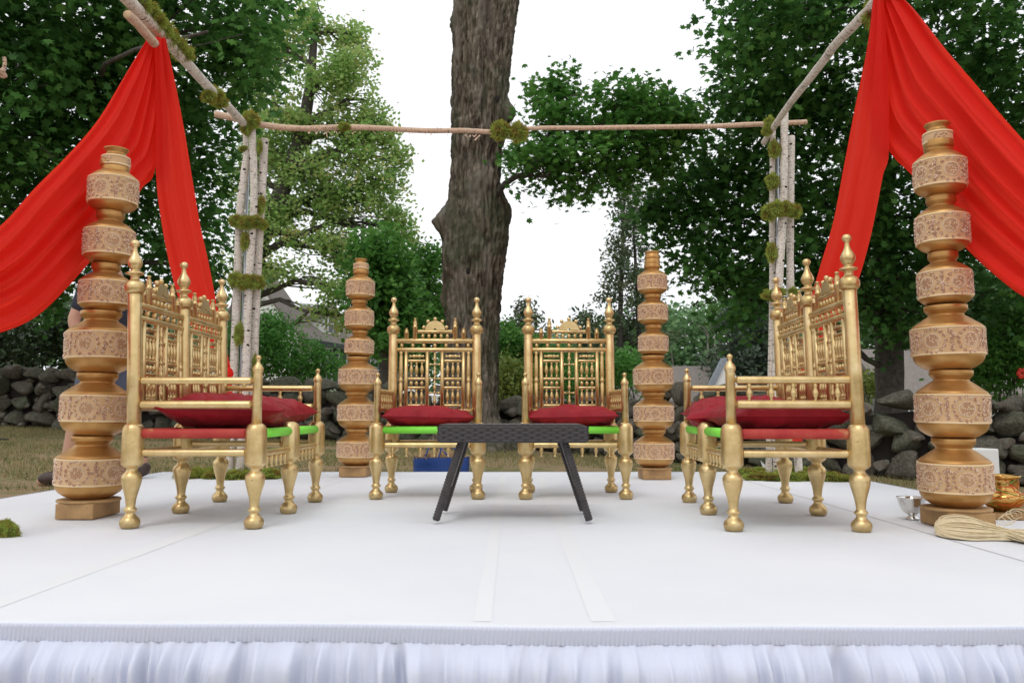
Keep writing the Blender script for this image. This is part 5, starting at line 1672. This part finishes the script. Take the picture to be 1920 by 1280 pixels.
# ------------------------------------------------------------------ drapes
def resample(pts, n):
    P = curve_pts(pts, 10)
    L = [0]
    for a, b in zip(P, P[1:]): L.append(L[-1] + (b - a).length)
    out = []
    for i in range(n + 1):
        s = L[-1] * i / n
        j = max(0, min(len(P) - 2, int(np.searchsorted(L, s)) - 1))
        d = L[j + 1] - L[j]
        out.append(P[j].lerp(P[j + 1], (s - L[j]) / d if d > 1e-9 else 0))
    return out
def drape_panel(name, up, lo, folds, amp, seed, parent, X, inv, nt_=150, ns=110, sag=0.0):
    U, Lw = resample(up, ns), resample(lo, ns)
    vs, fs = [], []
    s_ = -1 if X < 0 else 1
    for i in range(ns + 1):
        a, b = U[i], Lw[i]; wdt = (b - a).length
        f = i / ns
        for j in range(nt_ + 1):
            t = j / nt_
            tw = t + .030 * mn.noise(Vector((t * 5, f * 2.2, seed)))
            p = a.lerp(b, max(0, min(1, tw)))
            ph = folds * tw * 2 * math.pi + 1.6 * mn.noise(Vector((tw * 3, seed, f * .8)))
            sharp = math.sin(ph); sharp = math.copysign(abs(sharp) ** .75, sharp)
            local = .45 + .55 * (.5 + .5 * mn.noise(Vector((tw * 4, seed + 5, f * 1.5))))
            am = amp * min(1, .22 + wdt / .5) * local
            off = am * sharp + am * .13 * math.sin(ph * 3.3 + 2 * mn.noise(Vector((tw * 8, f * 3, seed)))) + .018 * mn.noise(Vector((t * 6, f * 4, seed + 9))) * min(1, wdt) + .10 * sag * math.sin(math.pi * t) * math.sin(math.pi * f)
            env = min(1, t * 12, (1 - t) * 12) * .7 + .3
            vs.append((p.x + s_ * off * env, p.y + off * env * .25, p.z + .006 * mn.noise(Vector((t * 9, f * 7, seed))) * env))
    k = nt_ + 1
    for i in range(ns):
        for j in range(nt_): fs.append((i * k + j, i * k + j + 1, (i + 1) * k + j + 1, (i + 1) * k + j))
    mb = MB(); mb.add(vs, fs); me = mb.mesh(name); me.transform(inv)
    return ob(name, me, DRAPE, parent)
def drape(label, X, up, lo, tl, tr, seed):
    o0 = on_x(*up[0], X); root = empty('drape', o0); tag(root, label, 'drape', 'red drapes hung from the birch beams')
    inv = Matrix.Translation(-o0)
    cv = lambda ps, dx=0: [on_x(u, v, X + dx) if len_ == 2 else None for (u, v), len_ in ((p, 2) for p in ps)]
    drape_panel('swag', cv(up), cv(lo), 5.5, .044, seed, root, X, inv)
    s_ = -1 if X < 0 else 1
    drape_panel('tail', cv(tl, -s_ * .05), cv(tr, -s_ * .05), 2.6, .032, seed + 3, root, X, inv, 90, 110)
    return root, inv
dl, dli = drape('red chiffon drape falling from the mossy left beam behind the left sofa', BL - .01,
    [(279, 70), (230, 150), (184, 226), (131, 288), (66, 354), (13, 414), (-60, 474), (-140, 540), (-176, 585)],
    [(300, 72), (302, 180), (292, 318), (266, 355), (216, 430), (166, 496), (80, 585), (0, 624), (-100, 640), (-176, 628)],
    [(292, 70), (294, 200), (291, 322), (300, 410), (320, 512), (345, 590), (385, 650), (424, 690)],
    [(310, 72), (325, 144), (338, 210), (351, 282), (372, 410), (390, 495), (405, 570), (418, 630), (432, 688)], 1)
dr, dri = drape('red chiffon drape falling from the right beam behind the right sofa and pot column', BR + .01,
    [(1662, -22), (1698, 2), (1784, 105), (1856, 190), (1920, 262), (1995, 345), (2070, 440), (2110, 500)],
    [(1640, -18), (1640, 100), (1650, 226), (1668, 286), (1716, 338), (1766, 420), (1819, 481), (1870, 526), (1920, 560), (2000, 590), (2110, 570)],
    [(1638, -15), (1626, 87), (1604, 197), (1583, 306), (1561, 416), (1535, 503), (1512, 590), (1494, 680), (1486, 720)],
    [(1654, -15), (1664, 130), (1668, 284), (1657, 328), (1644, 394), (1626, 473), (1604, 540), (1560, 620), (1510, 690), (1496, 722)], 2)
for root, inv, p in ((dl, dli, Vector((-2.04, 2.62, on_x(-176, 605, BL - .01).z))), (dr, dri, Vector((2.0, 2.60, on_x(2110, 535, BR + .01).z)))):
    mb = MB(); mb.ball(p, .06, 16, 12, (1.1, 1, 1))
    mb.v = [tuple(Vector(q) + .014 * mn.noise_vector(Vector(q) * 20)) for q in mb.v]
    me = mb.mesh('tie_knot'); me.transform(inv); ob('tie_knot', me, DRAPE, root)
# knotted ends tied low on the birch poles
for root, inv, (u, v), X, sd_ in ((dl, dli, (428, 700), BL, 1), (dr, dri, (1492, 735), BR, 2)):
    p = on_x(u, v, X)
    mb = MB(); mb.ball(p, .035, 14, 10, (1, 1, 1.2))
    mb.v = [tuple(Vector(q) + .010 * mn.noise_vector(Vector(q) * 25)) for q in mb.v]
    me = mb.mesh('tie_knot'); me.transform(inv); ob('tie_knot', me, DRAPE, root)
    a = [p + Vector((-.02, 0, 0)), p + Vector((-.05, 0, -.15)), p + Vector((-.06, 0, -.38))]; b = [p + Vector((.02, 0, 0)), p + Vector((.03, .02, -.15)), p + Vector((.05, .02, -.42))]
    drape_panel('loose_end', a, b, 2, .015, sd_ + 7, root, X, inv, 24, 24)

# ------------------------------------------------------------------ small things
def lathe_ob(name, prof, mat, parent=None, seg=32, M=None): return ob(name, MB().lathe(prof, seg).mesh(name), mat, parent, M)
p = floor(1706, 976)
o = lathe_ob('bowl', [(0, .026), (.002, .030), (.006, .029), (.012, .016), (.018, .015), (.022, .022), (.030, .034), (.045, .045), (.065, .052), (.088, .058), (.092, .061), (.0935, .060), (.090, .056), (.065, .049), (.045, .042), (.030, .030), (.024, .001)], SILVER)
o.location = p + Vector((.04, .06, 0)); tag(o, 'small shiny silver footed bowl behind the right front pot column', 'bowl')
# low board and the brass pot wound with coloured thread
p = floor(1925, 975)
bo = ob('wooden_board', MB().box((-.14, -.13, 0), (.17, .15, .022)).mesh('wooden_board', False), BLOCK); bo.location = p + Vector((.02, .12, .001)); bo.rotation_euler.z = -.3; bevel(bo, .003)
tag(bo, 'low wooden board under the brass pot at the right edge of the stage', 'board')
bp = empty('brass_pot', (p.x - .018, p.y + .13, .024)); tag(bp, 'shiny brass pot wound with red and green thread at the right edge', 'pot')
PP = [(0, .035), (.004, .045), (.02, .066), (.04, .083), (.058, .090), (.068, .088), (.082, .074), (.09, .062), (.094, .060), (.125, .062), (.142, .064), (.146, .072), (.150, .074), (.156, .074), (.158, .071), (.15, .064), (.12, .05)]
lathe_ob('pot_body', PP, BRASS, bp, 40)
tr_ = random.Random(5)
for k in range(26):
    mb = MB(); pts = []
    a0 = tr_.uniform(0, 6.28); za, zb = tr_.uniform(.02, .14), tr_.uniform(.02, .14); da = tr_.uniform(1.5, 4)
    for i in range(15):
        t = i / 14; z = za + (zb - za) * t; r = np.interp(z, [q[0] for q in PP[:14]], [q[1] for q in PP[:14]]) + .002
        pts.append(Vector((r * math.cos(a0 + da * t), r * math.sin(a0 + da * t), z)))
    mb.tube(pts, .0013, 5); ob('thread', mb.mesh('thread'), (TRED, TGRN, TORG)[k % 3], bp)
# hank of pale thread
hk = empty('thread_hank', floor(1840, 1008)); tag(hk, 'loose hank of pale cream thread lying before the right front pot column', 'thread hank')
h0 = floor(1840, 1008)
mb = MB()
kr = random.Random(6)
def W3(u, v, z): q = floor(u, v); q.z = z; return q - h0
for k in range(300):
    a, b = kr.gauss(0, 1), kr.gauss(0, 1)
    up_ = [W3(1772, 1006, .012), W3(1764, 1000, .030), W3(1775, 998, .052), W3(1812, 1000, .058), W3(1850, 1006, .046), W3(1890, 1014, .030), W3(1930, 1022, .022), W3(2000, 1030, .02)]
    lw_ = [W3(1775, 1006, .014), W3(1766, 1006, .020), W3(1783, 1010, .016), W3(1820, 1013, .012), W3(1860, 1013, .013), W3(1900, 1014, .016), W3(1940, 1014, .02), W3(1990, 1014, .02)]
    t_ = kr.random(); t_ = t_ + .12 * math.sin(2 * math.pi * t_ * 1.5)
    pts = [p_.lerp(q_, t_) for p_, q_ in zip(up_, lw_)]
    amp_ = [.25, .4, .6, .7, .7, .8, .9, .9]
    pts = [q + Vector((a * .003, b * .017 * m_ + .02, max(-q.z + .004, a * .0085 * m_))) + Vector((kr.gauss(0, .001), kr.gauss(0, .001), 0)) for q, m_ in zip(pts, amp_)]
    mb.tube(curve_pts(pts, 4), .0021, 5)
for k in range(5):
    c_ = W3(1885 + 6 * k, 1000, .05 + .004 * k); pts = [c_ + Vector((.028 * math.cos(t), .01 * math.sin(t * 2 + k), .018 * math.sin(t) + .002 * k)) for t in np.linspace(0, 5.6, 16)]
    mb.tube(pts, .0014, 5)
o = ob('strands', mb.mesh('strands'), HANK, hk); o['kind'] = 'stuff'
# white box and blue bag beyond the stage
g = ground_z(4.0, 7.1)
bx_ = bevel(ob('white_box', MB().box((-.2, -.12, 0), (.2, .12, .44)).mesh('white_box', False), WBOX), .01); bx_.location = (at(1858, 850, 7.1).x - .2, 7.1, g); bx_.rotation_euler.z = .05
tag(bx_, 'plain white box on the grass behind the right front pot column', 'box')
bz = ground_z(-.6, 6.75)
xl_, xr_ = at(775, 860, 6.7).x, at(879, 860, 6.7).x
bag = empty('blue_bag', ((xl_ + xr_) / 2, 6.75, bz)); tag(bag, 'blue plastic bag stuffed with dry stalks on the grass behind the left armchair', 'bag')
hwb = (xr_ - xl_) / 2; hb_ = at(800, 858, 6.6).z - bz
mb = MB(); vs, fs = [], []
ring = 40
for j in range(9):
    z = hb_ * j / 8
    for i in range(ring):
        a = 2 * math.pi * i / ring; e = .35
        x = math.copysign(abs(math.cos(a)) ** e, math.cos(a)) * hwb; y = math.copysign(abs(math.sin(a)) ** e, math.sin(a)) * .13
        q = mn.noise(Vector((x * 9, y * 9, z * 12))) * .014
        vs.append((x * (1 + q), y * (1 + q) - q, z + (.018 * mn.noise(Vector((x * 8, y * 8, 4))) if j == 8 else 0)))
for j in range(8):
    for i in range(ring): fs.append((j * ring + i, j * ring + (i + 1) % ring, (j + 1) * ring + (i + 1) % ring, (j + 1) * ring + i))
fs.append(tuple(range(ring - 1, -1, -1)))
mb.add(vs, fs); ob('bag_body', mb.mesh('bag_body'), BLUE, bag)
mb = MB()
for s in (-.35, .12):
    mb.tube(curve_pts([Vector((s * hwb - .05, -.11, hb_ - .02)), Vector((s * hwb, -.09, hb_ + .10)), Vector((s * hwb + .10, -.10, hb_ + .06)), Vector((s * hwb + .16, -.12, hb_ - .02))], 5), .007, 6)
ob('handle', mb.mesh('handle'), BLUE, bag)
mb = MB()
for k in range(150):
    b0_ = Vector((kr.uniform(-.8, .8) * hwb, kr.uniform(-.1, .1), hb_ - .06)); d = Vector((kr.gauss(0, .5), kr.gauss(0, .4), 1)).normalized() * kr.uniform(.08, .17)
    mb.tube([b0_, b0_ + d * .6, b0_ + d + Vector((0, 0, -.01))], [.005, .004, .002], 5)
o = ob('dry_stalks', mb.mesh('dry_stalks'), STRAW, bag); o['kind'] = 'stuff'
# stick on the lawn at left
mb = MB(); q0 = Vector((-6.3, 9.6, ground_z(-6.3, 9.6) + .03)); mb.tube([Vector((0, 0, 0)), Vector((.14, -.02, .012)), Vector((.30, .01, 0))], [.014, .016, .01], 8)
o = ob('stick', mb.mesh('stick'), BARKD); o.location = q0; tag(o, 'short dark stick lying on the grass before the wall at far left', 'stick')
# bit of torn white paper at the right moss
o = ob('paper_scrap', MB().mesh('x'), WBOX); bpy.data.objects.remove(o)
pq = floor(1430, 886)
mb = MB(); poly_extrude(mb, [Vector((-.02, 0, .075)), Vector((.045, .0, .012)), Vector((.0, 0, .010))], (0, .002, 0))
o = ob('paper_scrap', mb.mesh('paper_scrap', False), WBOX); o.location = (pq.x, pq.y - .02, .02); tag(o, 'pointed scrap of white paper stuck in the right moss bed', 'paper')
# a few red flowers far right
fl = empty('flower', at(1916, 700, 12.2)); tag(fl, 'red blossom at the right edge above the stone wall', 'flower')
mb = MB()
for k in range(6):
    a = k * 1.05; mb.ball((.05 * math.cos(a), 0, .05 * math.sin(a)), .04, 8, 6, (1, .4, 1))
ob('petal', mb.mesh('petal'), PETAL, fl)
mb = MB(); mb.tube([Vector((0, 0, 0)), Vector((.03, .05, -.4)), Vector((0, .1, -.9))], .008, 6); ob('stem', mb.mesh('stem'), LEAF_BU, fl)

# ------------------------------------------------------------------ person walking behind the left pot column, seen from the side
PY = 5.62
px0 = at(197, 760, PY).x
pz0 = ground_z(px0, PY) + .01
per = empty('person', (px0, PY, pz0)); tag(per, 'person in navy shirt, blue shorts and brown shoes walking behind the left front pot column', 'person')
def skin(name, verts, edges, rad, mat, root=0, parent=per, lv=2):
    me = bpy.data.meshes.new(name); me.from_pydata(verts, edges, [])
    o = ob(name, me, mat, parent)
    md = o.modifiers.new('skin', 'SKIN'); md.use_smooth_shade = True
    for i, r in enumerate(rad):
        sv = me.skin_vertices[0].data[i]; sv.radius = r if hasattr(r, '__len__') else (r, r); sv.use_root = (i == root)
    s = o.modifiers.new('sub', 'SUBSURF'); s.levels = lv; s.render_levels = lv
    return o
# joints: the figure faces -x; side axis is y
hip = (0, 0, .92); 
J = [hip, (0, 0, 1.10), (-.01, 0, 1.30), (-.01, 0, 1.45), (-.02, 0, 1.54), (-.03, 0, 1.63), (-.03, 0, 1.72),            # 0-6 spine, neck, head
     (0, -.10, .88), (-.13, -.10, .50), (-.20, -.10, .11), (-.30, -.10, .045), (-.39, -.10, .035),                     # 7-11 front leg
     (0, .10, .88), (.08, .10, .50), (.24, .10, .16), (.19, .10, .06), (.11, .10, .035),                              # 12-16 rear leg
     (-.03, -.18, 1.42), (-.135, -.22, 1.12), (-.04, -.22, .92), (-.01, -.21, .84),                                          # 17-20 arm
     (0, .19, 1.42), (.05, .23, 1.14), (.06, .22, .92), (.05, .21, .84)]
E = [(0, 1), (1, 2), (2, 3), (3, 4), (4, 5), (5, 6), (0, 7), (7, 8), (8, 9), (9, 10), (10, 11), (0, 12), (12, 13), (13, 14), (14, 15), (15, 16), (3, 17), (17, 18), (18, 19), (19, 20), (3, 21), (21, 22), (22, 23), (23, 24)]
Rr = [(.12, .15), (.11, .13), (.12, .15), (.10, .14), .055, .085, .075, .085, .058, .042, .04, .032, .085, .058, .042, .04, .032, .052, .042, .034, .036, .052, .042, .034, .036]
skin('body', J, E, Rr, SKIN)
skin('shirt', [J[0], J[1], J[2], (-.01, 0, 1.47), (-.03, -.19, 1.41), (-.115, -.215, 1.17), (0, .20, 1.41), (.04, .232, 1.20)], [(0, 1), (1, 2), (2, 3), (3, 4), (4, 5), (3, 6), (6, 7)],
     [(.135, .165), (.125, .15), (.135, .17), (.09, .12), .066, .062, .066, .062], NAVY)
skin('shorts', [(0, 0, .98), (0, 0, .90), (-.01, -.10, .84), (-.09, -.10, .62), (0, .10, .84), (.05, .10, .62)], [(0, 1), (1, 2), (2, 3), (1, 4), (4, 5)], [(.13, .16), (.13, .15), .105, .098, .105, .098], SHORTC)
for a, b in ((8, 9), (13, 14)):
    p0, p1 = Vector(J[a]), Vector(J[b]); skin('sock', [p0.lerp(p1, .68), p0.lerp(p1, 1.0)], [(0, 1)], [.05, .047], SOCK)
for a, b, c2 in ((9, 10, 11), (14, 15, 16)):
    p0, p1, p2 = (Vector(J[k]) for k in (a, b, c2)); heel = p0 + Vector((.05, 0, -.055))
    skin('shoe', [heel, p0 + Vector((0, 0, -.045)), p1 + Vector((0, 0, .012)), p2 + Vector((0, 0, .012))], [(0, 1), (1, 2), (2, 3)], [.045, .058, .052, .040], SHOE)
for s, k in ((-1, 20), (1, 24)):
    w0 = Vector(J[k])
    for q in range(5):
        off = Vector(((q - 2) * .016, 0, -.035)); L_ = (.055, .075, .08, .075, .06)[q]
        d = Vector((-.1, 0, -1)) if q else Vector((-.6, 0, -.7))
        skin('finger', [w0 + off * .4, w0 + off + d * L_ * .5, w0 + off + d * L_ + Vector((0, 0, -.02))], [(0, 1), (1, 2)], [.011, .009, .007], SKIN, lv=1)
mb = MB(); mb.ball((0, 0, 0), .098, 20, 14, (1.08, .88, 1.05)); ob('hair', mb.mesh('hair'), HAIR, per, T((-.008, 0, 1.70)))
mb = MB(); mb.lathe([(0, .016), (.02, .010), (.032, .004)], 10, T((-.105, 0, 1.635)) @ Matrix.Rotation(-math.pi / 2, 4, 'Y')); ob('nose', mb.mesh('nose'), SKIN, per)
for s in (-1, 1):
    mb = MB(); mb.ball((-.02, s * .083, 1.645), .03, 10, 8, (.7, .35, 1)); ob('ear', mb.mesh('ear'), SKIN, per)
    mb = MB(); mb.ball((-.100, s * .03, 1.665), .011, 10, 8); ob('eye', mb.mesh('eye'), WBOX, per)
mb = MB(); mb.ball((-.108, 0, 1.585), .02, 10, 6, (.4, 1, .3)); ob('mouth', mb.mesh('mouth'), PETAL, per)
